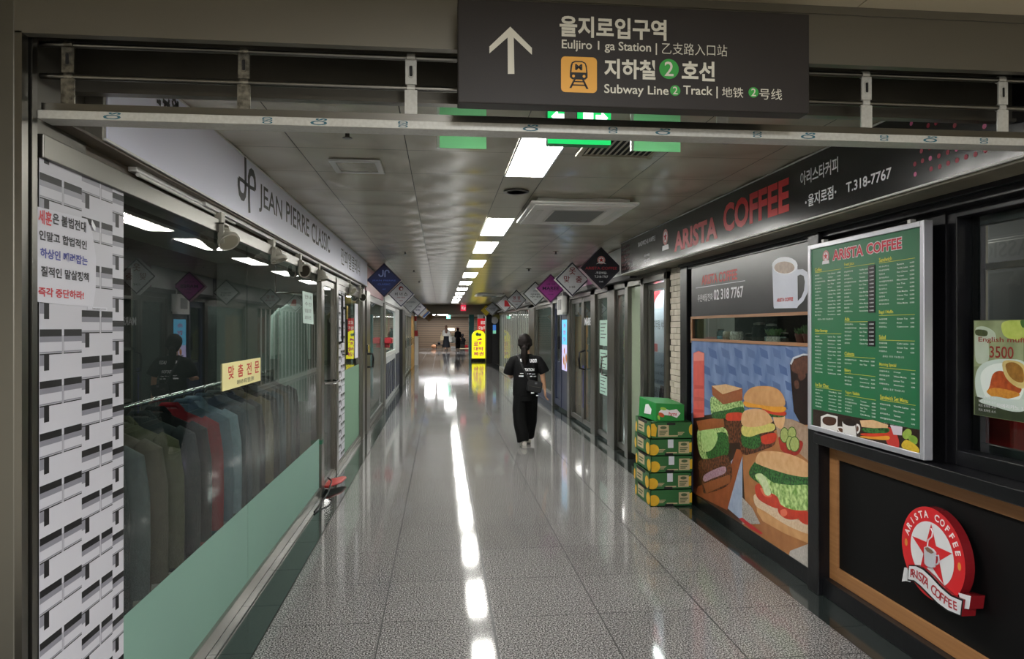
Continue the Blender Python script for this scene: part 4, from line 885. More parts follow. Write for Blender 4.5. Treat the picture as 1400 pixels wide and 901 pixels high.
# banner over the shelf
t = thing('window_banner', 'black cafe banner with a white coffee mug and phone number', 'banner', (XM, 5.26, 1.72))
(u0, v1), (u1, v1b) = rm.at(945, 362), rm.at(1108, 333)
b0 = 1.722; b1 = 2.165
build('sheet', MB().prism(rm, [(-6.34, b0), (-4.19, b0), (-4.19, b1), (-6.34, b1)], 0, .003), mat('banner_black', '#1b1b1d', .28, 0, .5, noise=(1.4, '#3a3a3c', .8)), t)
m = MB(); rb = RW(XM-.003)
m.pp(rb, z3((118, 276), (371, 238), (371, 241), (118, 279)), .0006, 1)
m.tp(rb, 'ARISTA COFFEE', 959.4, 377, 390, 1008, 0, .025); m.tp(rb, '주문배달전화', 954, 403, 413, 974.6, 1, .0); m.tp(rb, '02 318 7767', 976, 396, 410.5, 1016.4, 1, .02)
build('lettering', m, [mat('banner_red', '#c23a34', .5), WPRINT], t)
cupW, cupS, cof = P('#d7dae6', '#c4c8d8', 4), P('#b4b9cb'), P('#8a7264', '#b8a494', 30)
L = [(z3((640, 182), (668, 180), (690, 195), (698, 240), (692, 300), (670, 345), (640, 372), (640, 345), (660, 325), (674, 290), (678, 245), (672, 215), (655, 208), (640, 215)), cupW, 'p'),
     (z3((510, 165), (640, 165), (642, 372), (638, 380), (520, 382), (517, 372)), cupW, 'p'),
     ([z3((575+66*math.cos(a*.3142), 162+45*math.sin(a*.3142)))[0] for a in range(20)], P('#e4e6ee'), 'p'), ([z3((573+52*math.cos(a*.3142), 172+31*math.sin(a*.3142)))[0] for a in range(20)], cof, 'p')]
mg = art('mug_print', '', '', RW(XM-.003), [rm.at(1055, 421) for _ in ()] or [(-4.9, b0+.005), (-4.895, b0+.005), (-4.895, b0+.01), (-4.9, b0+.01)], P('#1b1b1d'), L, t, .0003)
m = MB(); m.tp(RW(XM-.0045), 'ARISTA COFFEE', 1062, 408, 413, 1084.5, 0, .03); build('mug_lettering', m, mat('mug_red', '#b52a2a', .5), t)
# display shelf behind its own pane
m = MB(); m.fbox(rm, -6.34, 1.5, -4.19, 1.522, 0, .012); m.fbox(rm, -6.34, 1.7, -4.19, 1.722, 0, .012); m.fbox(rm, -6.34, 1.522, -6.31, 1.7, 0, .012)
struct('trim_shelf_right', m, mat('shelf_wood', '#a57a56', .5, noise=(20, '#8a6040', .6, (1, .1, 3))))
struct('window_4', MB().fbox(rm, -6.31, 1.522, -4.19, 1.7, -.008, -.003), CLEAR)
struct('trim_shelf_board_right', MB().box(2.32, 4.19, 1.48, 2.75, 6.4, 1.505), MATS['shelf_wood'])
struct('wall_shelf_back', MB().box(2.75, 4.19, 1.3, 2.78, 6.4, 2.2), mat('shelf_back', '#2a2f30', .7))
CER = mat('ceramic_white', '#cfccc4', .3, noise=(60, '#8c8878', .3)); TER = mat('terracotta_brown', '#6d3a30', .6); JAR = glass_mat('jar_glass', '#cfe0e4', .9, .02, 1.4)
LEAF = mat('leaf_green', '#3c5a34', .6, noise=(40, '#587a48', .6))
def jar(y, lb, r=.035, h=.1, x=2.42, blue=False):
    t = thing('glass_jar', lb, 'jar', (x, y, 1.505), 'things on the cafe window shelf')
    build('body', MB().lathe([(r, 0), (r*1.05, .01), (r*1.05, h*.75), (r*.75, h*.85), (r*.75, h*.9)], (x, y, 1.506), 16), JAR, t, smooth=True)
    build('lid', MB().lathe([(r*.82, h*.9), (r*.82, h), (r*.2, h*1.03)], (x, y, 1.506), 16), STEEL, t, smooth=True)
    build('contents', MB().lathe([(r*.9, .004), (r*.95, .03), (r*.9, .04)], (x, y, 1.506), 14), mat('jar_blue_glow', '#9fd0e0', .4) if blue else mat('jar_beans', '#4a3526', .7), t, smooth=True)  # the blue jar's glow is painted as the colour of its contents
jar(5.92, 'clear jar with pale blue contents on the cafe shelf', blue=True); jar(5.36, 'clear bean jar right of the patterned mugs on the cafe shelf', .03, .07); jar(5.18, 'tall clear canister in the middle of the cafe shelf', .05, .15); jar(4.98, 'second tall clear canister on the cafe shelf', .045, .14)
jar(4.78, 'short jar right of the white planter', .03, .08)
for y, lb in ((5.72, 'brown-striped ceramic mug on the cafe shelf'), (5.57, 'white speckled ceramic mug on the cafe shelf')):
    t = thing('mug', lb, 'mug', (2.41, y, 1.505), 'things on the cafe window shelf'); build('body', MB().lathe([(.045, 0), (.055, .03), (.052, .075), (.047, .082), (.042, .08), (.04, .02)], (2.41, y, 1.506), 20), CER if y < 5.6 else mat('ceramic_brown', '#a39680', .4, noise=(30, '#6d5a48', .3)), t, smooth=True)
    build('handle', MB().tube([(2.41, y-.05, 1.56), (2.41, y-.078, 1.57), (2.41, y-.078, 1.535), (2.41, y-.05, 1.525)], .006, 6), CER, t, smooth=True)
def plant(y, lb, pm, w, n, hh, x=2.41, box=False):
    t = thing('potted_plant', lb, 'plant', (x, y, 1.505), 'things on the cafe window shelf')
    m = MB()
    if box: m.box(x-.035, y-w, 1.506, x+.035, y+w, 1.555)
    else: m.lathe([(w*.75, 0), (w, .06), (w*1.08, .062), (w*1.08, .075), (w*.9, .075)], (x, y, 1.506), 18)
    build('pot', m, pm, t, smooth=not box, bevel=.004 if box else 0)
    m = MB(); random.seed(int(y*100))
    for k in range(n):
        a = random.uniform(0, 6.28); r = random.uniform(0, w*.9); z0 = 1.56; l = random.uniform(.4, 1)*hh
        p = Vector((x+math.cos(a)*min(r, .04), y+math.sin(a)*r, z0)); q = p+Vector((math.cos(a)*.025, math.sin(a)*.03, l)); sd = Vector((-math.sin(a), math.cos(a), 0))*.011; md = (p+q)/2+Vector((0, 0, .01))
        m.add([p, md+sd, q, md-sd], [(0, 1, 2, 3)])
    f_ = build('foliage', m, LEAF, t); f_['kind'] = 'stuff'
plant(4.9, 'low white planter with small green shoots on the cafe shelf', CER, .1, 90, .06, box=True)
plant(4.52, 'dark brown pot with a small plant on the cafe shelf, left of the pair', TER, .042, 50, .07); plant(4.42, 'dark brown pot with leaves on the cafe shelf, right of the pair', TER, .042, 60, .09); plant(4.27, 'white pot with tall leaves at the right end of the cafe shelf', CER, .04, 70, .12)
# menu board
f = RW(2.27); y0, y1, v0, v1 = -4.165, -3.109, .995, 2.127
t = thing('menu_board', 'green cafe menu board in an aluminium frame beside the serving window', 'menu board', (2.29, 3.64, .995))
build('frame', MB().frame(f, y0, v0, y1, v1, .028, -.035, .012), mat('alu_frame', '#c9cad2', .35, .6), t, bevel=.003)
GR = mat('menu_green', '#1d6b43', .4, 0, .4, coat=.3)
build('panel', MB().fbox(f, y0+.02, v0+.02, y1-.02, v1-.02, -.03, .002), GR, t)
f2 = RW(2.268)
m = MB(); m.tp(f2, 'ARISTA', 1138, 341.5, 357.5, 1181, 0, .07, .0006); m.tp(f2, 'COFFEE', 1184.4, 332.5, 349, 1233.5, 0, .07, .0006); build('title_outline', m, WPRINT, t)
m = MB(); m.tp(f2, 'ARISTA', 1138.6, 342.5, 356.5, 1180.4, 0, .03, .0012); m.tp(f2, 'COFFEE', 1185, 333.5, 348, 1233, 0, .03, .0012); build('title', m, mat('title_red', '#c4283c', .5), t)
m = MB(); u, v = f2.at(1129.5, 350.5); emblem(m, f2, u, v, .036); m.poly(f2, [(u-.04, v-.045), (u+.04, v-.045), (u+.035, v-.025), (u-.035, v-.025)], .003, 1); build('emblem', m, [LR, LW_, LP], t)
KO = ['아메리카노', '카페라떼', '카푸치노', '바닐라라떼', '카라멜마끼아또', '카페모카', '화이트모카', '에스프레소', '녹차라떼', '고구마라떼', '핫초코', '아이스티', '유자차', '레몬차', '딸기주스', '키위주스', '바나나주스', '토마토주스', '망고주스', '오렌지주스']
EN = ['Americano', 'Cafe Latte', 'Cappuccino', 'Vanilla Latte', 'Macchiato', 'Cafe Mocha', 'White Mocha', 'Espresso', 'Green Tea', 'Sweet Potato', 'Hot Choco', 'Ice Tea', 'Citron Tea', 'Lemon Tea', 'Strawberry', 'Kiwi', 'Banana', 'Tomato', 'Mango', 'Orange']
PR = ['3,000', '3,500', '4,000', '4,500', '5,000']
my, mw, mk = MB(), MB(), MB(); strips = MB()
def menu(head, xl, xe, xp, xr, yh, y1_, yn, n, strip=False, xh=None, note=False):
    """section: heading at photo height yh, n rows between y1_ and yn, measured at the column's left edge"""
    ua, va = f2.at(xl, yh); ur, _ = f2.at(xr, yh); ue, _ = f2.at(xe, yh); up, _ = f2.at(xp, yh)
    h = .0215; a = text_geo(head, .012)[2]; my.text(f2, head, ua, va-.008, ua+min(a*h*.95, (ur-ua)*.8), va+h-.008, .001, 0, .012)
    my.poly(f2, [(ua, va-.014), (ur, va-.014), (ur, va-.012), (ua, va-.012)], .001)
    _, r0 = f2.at(xl, y1_); _, r1 = f2.at(xl, yn)
    for i in range(n):
        vv = r0+(r1-r0)*i/max(1, n-1); k = (i*7+int(yh)) % len(KO); hh = .0088
        kk = KO[k]; mw.text(f2, kk, ua, vv-hh/2, ua+min(.115, .0165*len(kk)), vv+hh/2, .001, 0, .01)
        e = EN[k]; mw.text(f2, e, ue, vv-hh*.4, ue+min(.009*len(e), (up-ue)*.85), vv+hh*.5, .001, 0, .01)
        (mk if strip else mw).text(f2, PR[(i+int(yh)) % 5], up, vv-hh*.45, ur-.004, vv+hh*.45, .0035 if strip else .001, 0, .015)
    if strip:
        strips.fbox(f2, up-.012, r1-.012, ur+.004, r0+.016, .0005, .003)
    if note: mw.text(f2, '음료는 포장 가능합니다', ua+.03, r1-.03, ua+.2, r1-.02, .001)
menu('Coffee', 1114.5, 1132, 1144.5, 1150, 370, 377, 431, 13, note=True); menu('Other Beverage', 1114.5, 1132, 1145, 1150.5, 453, 460, 508, 11); menu('Ice Bar Choc', 1115, 1133, 1146, 1151, 526, 532.5, 555, 6)
menu('Fresh Juice', 1154.5, 1175, 1189.5, 1196, 363, 372, 426, 12, True); menu('Ade', 1155, 1175.5, 1189, 1196, 437, 443.5, 469, 6, True); menu('Ciabatta', 1155, 1176, 1191, 1196.5, 484, 491.5, 496.5, 2); menu('Bakery', 1155, 1176, 1191, 1197, 507, 515, 525, 3); menu('Yogurt / Bubble', 1155.5, 1176.5, 1192, 1198, 537, 545, 562, 5)
menu('Sandwich', 1202, 1226.5, 1244, 1251, 356.5, 365, 416, 11); menu('Bagel / Muffin', 1202, 1226.5, 1245, 1251, 428, 436.5, 447, 3); menu('Salad', 1202, 1226.5, 1245, 1251, 461.5, 469, 480, 3, note=True); menu('Morning Special', 1202.5, 1222, 1246, 1252, 499, 507, 524, 4, note=True); menu('Sandwich Set Menu', 1203.5, 1222, 1246, 1252, 543, 552, 571, 4, note=True)
build('headings', my, mat('menu_yellow', '#d8d040', .5), t); o = build('price_list', mw, mat('menu_white', '#dfe6e0', .5), t); o['kind'] = 'stuff'
st = build('price_strip', strips, BLACK, t); build('prices', mk, WPRINT, st)
z8 = zq((1110, 470), 5.63); wp = P('#dcdad8')
L = [(z8((70, 560), (120, 540), (200, 560), (198, 675), (150, 672), (70, 650)), wp, 'p'), (z8((85, 575), (120, 560), (185, 575), (180, 620), (130, 630), (90, 610)), P('#4a2c20'), 'b'), (z8((196, 640), (235, 640), (258, 670), (245, 690), (215, 680), (198, 660)), wp, 'b'), (z8((205, 650), (230, 650), (245, 670), (235, 682), (215, 672)), P('#57341f'), 'b'),
 (z8((236, 600), (335, 620), (345, 715), (270, 700), (240, 680)), wp, 'p'), (z8((245, 590), (280, 575), (330, 600), (330, 632), (280, 630), (245, 612)), P('#2a1a14', '#120a08', 80), 'b'), (z8((345, 620), (370, 630), (372, 670), (350, 690)), wp, 'b'), (z8((347, 635), (360, 640), (361, 665), (348, 675)), P('#57341f'), 'b'),
 (z8((560, 660), (620, 650), (665, 720), (670, 800), (590, 780)), P('#c23a34'), 'b'),
 (z8((372, 590), (470, 585), (590, 625), (585, 650), (480, 650), (385, 640)), BREAD, 'p'), (z8((395, 650), (480, 650), (590, 650), (585, 685), (480, 690), (400, 675)), LETD, 'b'), (z8((385, 690), (480, 690), (590, 690), (590, 715), (480, 715), (390, 705)), TOM, 'b'), (z8((385, 710), (480, 715), (590, 710), (590, 740), (480, 735), (385, 722)), CHZ, 'b'),
 (z8((605, 625), (700, 640), (695, 705), (630, 700)), P('#cfc4cf'), 'p'), (z8((700, 690), (735, 655), (768, 670), (765, 710), (730, 735), (705, 720)), P('#a9c25a', '#7f9c3c', 30), 'b'), (z8((745, 720), (780, 705), (815, 730), (810, 770), (770, 770)), P('#93b84c', '#6f9434', 30), 'b'), (z8((695, 770), (730, 740), (790, 770), (828, 810), (820, 838), (740, 815), (700, 800)), P('#dfc03c', '#c4a22c', 60), 'b')]
art('photo_strip', '', '', f2, [f2.at(1111.5, 582), f2.at(1259, 619), f2.at(1259, 588), f2.at(1111.5, 559)], P('#3a2820', '#1c120e', 90), L, t, .001)
for y in (4.0, 3.22): build('clip', MB().box(2.262, y-.012, 2.125, 2.29, y+.012, 2.145), WHITE, t)
# counter front with logo
XC = 2.36; rc = RW(XC)
m = MB(); m.box(XC+.004, 2.12, .1, 2.5, 4.07, .96); struct('wall_counter', m, BLACKM)
t = thing('counter_panel', 'black counter front edged with wood below the menu board', 'counter', (XC, 3.1, .1))
build('board', MB().fbox(rc, -4.06, .105, -2.13, .92, -.002, .004), mat('counter_black', '#050506', .6, 0, .2), t)
m = MB(); m.frame(rc, -4.065, .105, -2.13, .92, .085, 0, .018); build('wood_frame', m, mat('counter_wood', '#a5764a', .5, noise=(14, '#8d6038', .6, (1, .12, 4))), t, bevel=.003)
m = MB(); m.box(2.25, 2.12, .92, 2.5, 4.08, .985); struct('trim_ledge_right', m, BLK, bevel=.005)
RL = RW(2.285); 
zl = zq((1210, 680), 5.3)
def lo(*p): return [RL.at(*q) for q in zl(*p)]
(cu, cv) = RL.at(1210+352/5.3, 680+415/5.3); (ul, _), (ur, _) = RL.at(1210+122/5.3, 680+300/5.3), RL.at(1210+582/5.3, 680+530/5.3)
cu = (ul+ur)/2; R = (ur-ul)/2
t = thing('cafe_logo', 'round red star logo with white ribbon mounted on the black counter front', 'logo', (2.32, -cu, cv-R))
LRD = mat('logo_bright_red', '#d01f26', .35, 0, .5); SD = mat('logo_side', '#7d1a20', .25, .2)
build('disc', MB().prism(RL, ell(cu, cv, R, n=64), -.045, 0, 0, 1), [LRD, SD], t)
build('white_disc', MB().poly(RL, ell(cu, cv, R*.685, n=56), .001), mat('logo_white', '#d9dadd', .4), t)
build('star', MB().poly(RL, [(cu+R*(.66 if i % 2 == 0 else .26)*math.sin(i*math.pi/5), cv+R*(.66 if i % 2 == 0 else .26)*math.cos(i*math.pi/5)) for i in range(9, -1, -1)], .002), LRD, t)
m = MB()
for i, ch in enumerate('ARISTA COFFEE'):
    if ch == ' ': continue
    a = math.radians(72-144*i/12.); rad = R*.76; pu, pv = cu-rad*math.sin(a), cv+rad*math.cos(a)
    fr = FR(RL.p(pu, pv), RL.u*math.cos(a)+RL.v*math.sin(a), RL.v*math.cos(a)-RL.u*math.sin(a)); h = R*.16; w_ = min(text_geo(ch, .03)[2]*h, h*.9); m.text(fr, ch, -w_/2, 0, w_/2, h, .0015, 0, .03)
build('lettering', m, mat('logo_letter', '#efe3e3', .5), t)
build('bean_dot', MB().poly(RL, ell(cu-R*.84, cv+.0, R*.05, R*.085), .0012), mat('bean_orange', '#d88a3a', .5), t); build('bean_dot', MB().poly(RL, ell(cu+R*.84, cv, R*.05, R*.085), .0012), MATS['bean_orange'], t)
# mug on the star, in low relief
q = lambda x, y: RL.at(1210+x/5.3, 680+y/5.3)
MG = mat('logo_mug', '#b9bdc4', .35)
mu = build('mug', MB().prism(RL, [q(296, 360), q(300, 480), q(318, 500), q(352, 512), q(372, 506), q(378, 400), q(360, 375), q(320, 352)], .002, .012), MG, t, bevel=.003)
build('handle', MB().tube([RL.p(*q(378, 425), .008), RL.p(*q(398, 420), .008), RL.p(*q(402, 450), .008), RL.p(*q(395, 480), .008), RL.p(*q(376, 490), .008)], .0035, 6), MG, mu)
build('coffee', MB().poly(RL, [q(305, 365), q(322, 392), q(352, 408), q(372, 402), q(358, 382), q(328, 360)], .0125), mat('mug_coffee', '#7a5a48', .4), mu)
build('steam', MB().tube([RL.p(*q(312, 355), .004), RL.p(*q(318, 310), .004), RL.p(*q(345, 285), .004), RL.p(*q(350, 250), .004), RL.p(*q(338, 225), .004)], .0028, 6), mat('steam_white', '#e0e0e4', .4), mu)
RIB = mat('ribbon_white', '#d4d6da', .4); KB = BLACK
top = [(200, 497), (250, 500), (300, 525), (360, 580), (430, 655), (500, 715), (583, 750)]; bot = [(190, 592), (235, 600), (285, 640), (340, 695), (410, 765), (480, 815), (570, 852)]
Lr = lambda pts: [RL.at(*a) for a in zl(*pts)]
ribo = [q(195, 488), q(255, 490), q(308, 515), q(368, 570), q(438, 645), q(505, 704), q(592, 740)]; ribb = [q(578, 862), q(475, 826), q(405, 775), q(332, 704), q(280, 650), q(232, 610), q(184, 602)]
pl = Lr(top)+Lr(bot)[::-1]
rb_ = build('ribbon', MB().prism(RL, (ribo+ribb)[::-1], -.05, .016, 0, 1), [KB, SD], t)
build('ribbon_face', MB().poly(RL, pl[::-1], .017), RIB, rb_)
build('ribbon_tail', MB().prism(RL, [q(140, 508), q(198, 514), q(185, 615), q(150, 606), q(122, 610)][::-1], -.05, .0, 0, 1), [RIB, SD], t)
build('ribbon_tail', MB().prism(RL, [q(540, 690), q(632, 716), q(618, 810), q(586, 806), q(560, 760)][::-1], -.06, .006, 0, 1), [RIB, SD], t)
m = MB(); s_ = 'ARISTA COFFEE'
for i, ch in enumerate(s_):
    if ch == ' ': continue
    x = .045+.91*(i+.5)/13; k = x*(len(top)-1); j = min(int(k), len(top)-2); fq = k-j
    a = Vector(Lr(top)[j]).lerp(Vector(Lr(top)[j+1]), fq); b = Vector(Lr(bot)[j]).lerp(Vector(Lr(bot)[j+1]), fq); up_ = (a-b); tn = (Vector(Lr(top)[j+1])-Vector(Lr(top)[j])).normalized(); pc = (a+b)/2; hh = up_.length*.55
    U = RL.u*tn.x+RL.v*tn.y; V = RL.u*(-tn.y)+RL.v*tn.x; fr = FR(RL.p(pc.x, pc.y), U, V); w_ = min(text_geo(ch, .02)[2]*hh, hh*.85); m.text(fr, ch, -w_/2, -hh/2, w_/2, hh/2, .018, 0, .02)
build('ribbon_lettering', m, mat('ribbon_red', '#a82a34', .5), rb_)
# serving window with poster
t_ = struct('window_5', MB().box(2.425, 2.12, 1.06, 2.435, 3.02, 2.14), CLEAR)
build('outer_frame', MB().frame(RW(2.42), -3.11, .985, -2.12, 2.2, .07, -.06, .05), BLK, t_, bevel=.003); build('sash', MB().frame(RW(2.45), -3.04, 1.05, -2.14, 2.13, .045, -.03, .0), BLK, t_, bevel=.003)
m = MB(); m.box(2.36, 3.1, .985, 2.5, 4.07, 2.2); struct('wall_menu_back', m, BLK)
po = RW(2.42); zp = zq((1240, 380), 3.4625)
(a0, b1_), (_, b0_) = po.at(1332, 438), po.at(1333, 567)
L = [(zp((320, 205), (554, 200), (554, 400), (320, 420)), P('#6d7a52', '#a9b48c', 8), 'p'), (zp((325, 255), (345, 230), (385, 235), (420, 262), (420, 300), (390, 300), (388, 390), (330, 395)), P('#c4cfbe', '#aab8a2', 10), 'b'), (zp((330, 245), (380, 250), (378, 275), (330, 270)), P('#4f5a2e', '#2f3a1c', 40), 'b'), (zp((450, 220), (480, 200), (554, 200), (554, 290), (500, 290), (460, 270)), P('#a4b84c', '#c4d070', 25), 'b'),
 (zp((540, 200), (570, 195), (580, 225), (550, 235)), P('#3f6a2c'), 'b'),
 (zp((325, 480), (345, 420), (400, 390), (480, 385), (560, 400), (600, 500), (560, 620), (470, 635), (380, 610), (335, 560)), P('#cfdcd4', '#b9c9c0', 6), 'b'), (zp((350, 480), (370, 430), (430, 405), (520, 410), (560, 470), (540, 570), (450, 600), (380, 570)), P('#dfe8e2'), 'b'),
 (zp((395, 510), (410, 455), (450, 440), (500, 470), (545, 520), (520, 555), (430, 560), (385, 545)), P('#c9602c', '#8f3a1c', 40), 'b'), (zp((380, 540), (420, 520), (520, 540), (530, 560), (440, 575)), P('#d89a3c', '#b8742c', 60), 'b'), (zp((455, 400), (500, 390), (554, 410), (575, 470), (560, 520), (520, 515), (470, 470)), P('#d8c98a', '#b89a54', 20), 'b'), (zp((470, 410), (510, 400), (550, 430), (555, 490), (520, 490), (485, 460)), P('#a87a34', '#7a5220', 40), 'b'),
 (zp((325, 560), (420, 580), (520, 590), (560, 580), (600, 700), (325, 650)), P('#39442c', '#283020', 20), 'p'), (zp((345, 585), (420, 610), (500, 632), (560, 628), (575, 580), (500, 575), (400, 560)), P('#c4d2ca'), 'b')]
t = thing('window_poster', 'poster of an english muffin plate priced 3500 stuck on the serving window', 'poster', (2.42, 2.45, b0_))
pu1 = po.at(1425, 448)[0]
art('print', '', '', po, [(a0, b0_), (pu1, b0_), (pu1, b1_), (a0, b1_)], P('#5a6648', '#8a9670', 8), [([(min(x, 1424), max(438.5+.0*(x-1332), y)) for x, y in p], mm, k) for p, mm, k in L], t, .002)
m = MB(); pp_ = RW(2.4175); m.tp(pp_, 'English muffin', 1338, 460.5, 469, 1412, 0, .01, .001); m.tp(pp_, '3500', 1353, 473, 489, 1386, 0, .012, .001); build('lettering', m, mat('poster_red', '#8f2f22', .5), t)
m = MB(); m.tp(pp_, '아메리카노 3,000', 1363, 551, 557, 1412, 0, .012, .001)
for k in range(4): m.tp(pp_, '치즈 토마토 소스', 1338, 540+6*k, 543.5+6*k, 1362, 0, .0, .001)
build('white_lettering', m, WPRINT, t)
# inside the cafe
t = thing('coffee_machine', 'steel espresso machine standing inside behind the serving window', 'coffee machine', (2.9, 2.75, .95))
build('body', MB().box(2.7, 2.36, .97, 3.15, 3.0, 1.32), STEEL, t, bevel=.03); build('cup_tray', MB().box(2.72, 2.35, 1.32, 3.1, 2.95, 1.36), STEELD, t); build('group_head', MB().cyl((2.68, 2.6, 1.18), (2.68, 2.6, 1.12), .04), CHROME, t); build('portafilter_handle', MB().cyl((2.68, 2.6, 1.13), (2.52, 2.62, 1.11), .015), BLACK, t)
struct('trim_cafe_counter', MB().box(2.52, 2.13, .9, 3.3, 6.3, .96), mat('counter_top', '#3c3a38', .3))
tag(build('red_tray', MB().box(2.62, 3.0, .965, 3.0, 3.5, 1.25), mat('tray_red', '#a01c1e', .4), bevel=.02), 'red crate on the counter inside the serving window', 'crate')
tag(build('wall_cabinet', MB().box(3.6, 2.6, 1.5, 4.0, 5.5, 2.2).box(3.58, 2.62, 1.52, 3.6, 3.5, 2.18).box(3.58, 3.54, 1.52, 3.6, 4.5, 2.18), mat('cabinet_grey', '#5f6468', .5), bevel=.006), 'grey wall cabinet inside the cafe', 'cabinet')
struct('wall_cafe_inner', MB().box(4.0, 2.36, 0, 4.05, 7.0, 2.6), mat('cafe_wall', '#4a4d50', .7))
m = MB(); m.box(2.62, 3.2, .96, 2.66, 3.24, 2.2); m.box(2.62, 2.4, 1.9, 2.66, 3.24, 1.93); struct('trim_inner_window', m, mat('beige_bar', '#8a8270', .5))
# brick pillar
m = MB(); m.box(2.345, 6.61, 0, 2.5, 7.03, 2.24); struct('trim_brick_core', m, mat('mortar_dark', '#3a3834', .8))
m = MB(); random.seed(5); r = 0; z = .004
while z < 2.2:
    y = 6.61 - (.1 if r % 2 else 0)
    while y < 7.03:
        a, b = max(y, 6.612), min(y+.196, 7.028)
        if b-a > .02: m.box(2.328+random.uniform(0, .005), a, z, 2.35, b-.004, z+.056)
        y += .2
    z += .06; r += 1
struct('wall_brick_pillar', m, mat('brick_white', '#bdb6a8', .6, noise=(9, '#a89f8f', .6), bump=(40, .2)), bevel=.003)
# cartons
BOXG = mat('carton_green', '#2c6534', .55, noise=(5, '#255a2d', .6)); KRF = mat('kraft', '#b7a582', .65); LEM = mat('lemon_yellow', '#e0b42c', .5, noise=(12, '#c99a1e', .6)); WSL = mat('slip_white', '#c9ccd6', .6)
def lines(m, fr, u0, v1, w_, n, mi, h=.006, gap=.011):
    for i in range(n): m.poly(fr, [(u0, v1-i*gap-h), (u0+w_*(1-.17*(i % 3)), v1-i*gap-h), (u0+w_*(1-.17*(i % 3)), v1-i*gap), (u0, v1-i*gap)], .0012, mi)
def carton(z0, lb, dx=0., top=False, hh=.152, slip=True):
    x0, x1, y0, y1 = 1.885+dx, 2.272+dx*.5, 6.225, 6.735
    t = thing('fruit_carton', lb, 'box', ((x0+x1)/2, (y0+y1)/2, z0), 'cartons stacked by the cafe')
    m = MB(); T = .006
    m.box(x0, y0, z0, x1, y1, z0+.006); m.box(x0, y0, z0, x1, y0+T, z0+hh); m.box(x0, y1-T, z0, x1, y1, z0+hh); m.box(x0, y0, z0, x0+T, y1, z0+hh); m.box(x1-T, y0, z0, x1, y1, z0+hh)
    m.box(x0, y0, z0+hh-.004, x1, y0+.09, z0+hh); m.box(x0, y1-.09, z0+hh-.004, x1, y1, z0+hh)
    b = build('body', m, BOXG, t)
    F = FW(y0); S = LWN(x0)
    m = MB()
    if not top:
        m.poly(F, ell(x0+.03, z0+.055, .052, .05, 24, -1.57, 1.57), .0008); m.poly(F, [(x0+.001, z0+.01), (x0+.03, z0+.005), (x0+.03, z0+.105), (x0+.001, z0+.1)], .0008); m.poly(F, [(x1-.03, z0+.03), (x1-.001, z0+.03), (x1-.001, z0+.12), (x1-.03, z0+.11)], .0008)
    else:
        m.poly(F, [(x0+.001, z0+.03), (x0+.045, z0+.02), (x0+.055, z0+.1), (x0+.03, z0+.14), (x0+.001, z0+.135)], .0008); m.poly(F, ell(x1-.002, z0+.08, .03, .05, 20, 1.57, 4.71), .0008)
    m.poly(S, ell(-y1+.03, z0+.05, .03, .05, 18), .0008); m.poly(S, ell(-y0-.07, z0+.06, .06, .055, 20), .0008)
    build('fruit_print', m, LEM, b)
    m = MB(); u = x1-.125 if not top else x0+.065
    m.poly(F, [(u, z0+.02), (u+.1, z0+.02), (u+.1, z0+.125), (u, z0+.125)], .001); m.poly(S, [(-y1+.1, z0+.03), (-y1+.3, z0+.03), (-y1+.3, z0+.125), (-y1+.1, z0+.125)], .001)
    lines(m, F, x0+.08 if not top else x0+.25, z0+.06, .06, 3, 0); lines(m, F, x0+.15, z0+.032, .1, 1, 0, .012); 
    build('kraft_label', m, KRF, b)
    m = MB(); lines(m, F, u+.012, z0+.075, .076, 3, 0, .009, .016); m.poly(F, ell(u+.05, z0+.102, .03, .014), .0014); lines(m, S, -y1+.12, z0+.09, .15, 2, 0, .014, .026)
    build('label_print', m, mat('label_green', '#4a5a3a', .6), b)
    hole = MB(); hole.prism(F, rrect((x0+x1)/2-.045, z0+hh-.028, (x0+x1)/2+.035, z0+hh-.006, .01) if top else rrect((x0+x1)/2-.06, z0+.004, (x0+x1)/2+.02, z0+.024, .009), .0003, .0016); hole.prism(S, [(-y1+.12, z0+hh-.03), (-y0-.14, z0+hh-.03), (-y0-.11, z0+hh-.002), (-y1+.08, z0+hh-.002)], .0003, .0016)
    build('hand_hole', hole, BLACKM, b)
    if slip: build('paper_slip', MB().fbox(F, (x0+x1)/2-.03, z0+.07, (x0+x1)/2+.022, z0+.147, .0005, .0015), WSL, t)
    return t
def LWN(x): return FR((x, 0, 0), (0, -1, 0), (0, 0, 1))
nm = ['bottom', 'second', 'third', 'fourth', 'topmost']
for i in range(5):
    carton(i*.153, f'green fruit carton with yellow lemons, {nm[i]} of the five in the stack' + (' from the floor' if 0 < i < 4 else ''), (0, -.012, .006, -.004, .004)[i], i == 4, slip=0 < i < 4)
z0 = .766
t = thing('drink_carton', 'bright green drink carton with a white patch, on top of the carton stack', 'box', (2.07, 6.45, z0))
g2 = mat('carton_bright_green', '#1d8a3c', .4, noise=(4, '#178034', .6))
a, b, c_, d_ = 1.945, 2.215, 6.27, 6.72
m = MB(); m.add([(a, c_, z0), (b, c_, z0), (b+.0, d_, z0), (a-.03, d_, z0), (a+.005, c_+.01, z0+.165), (b+.005, c_+.01, z0+.15), (b, d_-.01, z0+.165), (a-.025, d_-.01, z0+.185)], [(3, 2, 1, 0), (4, 5, 6, 7), (0, 1, 5, 4), (1, 2, 6, 5), (2, 3, 7, 6), (3, 0, 4, 7)])
bd = build('body', m, g2, t, bevel=.004); F = FR((0, c_-.0005, 0), (1, 0, 0), (0, .06, 1)); F.o = Vector((0, c_-.001-.06*z0, 0))
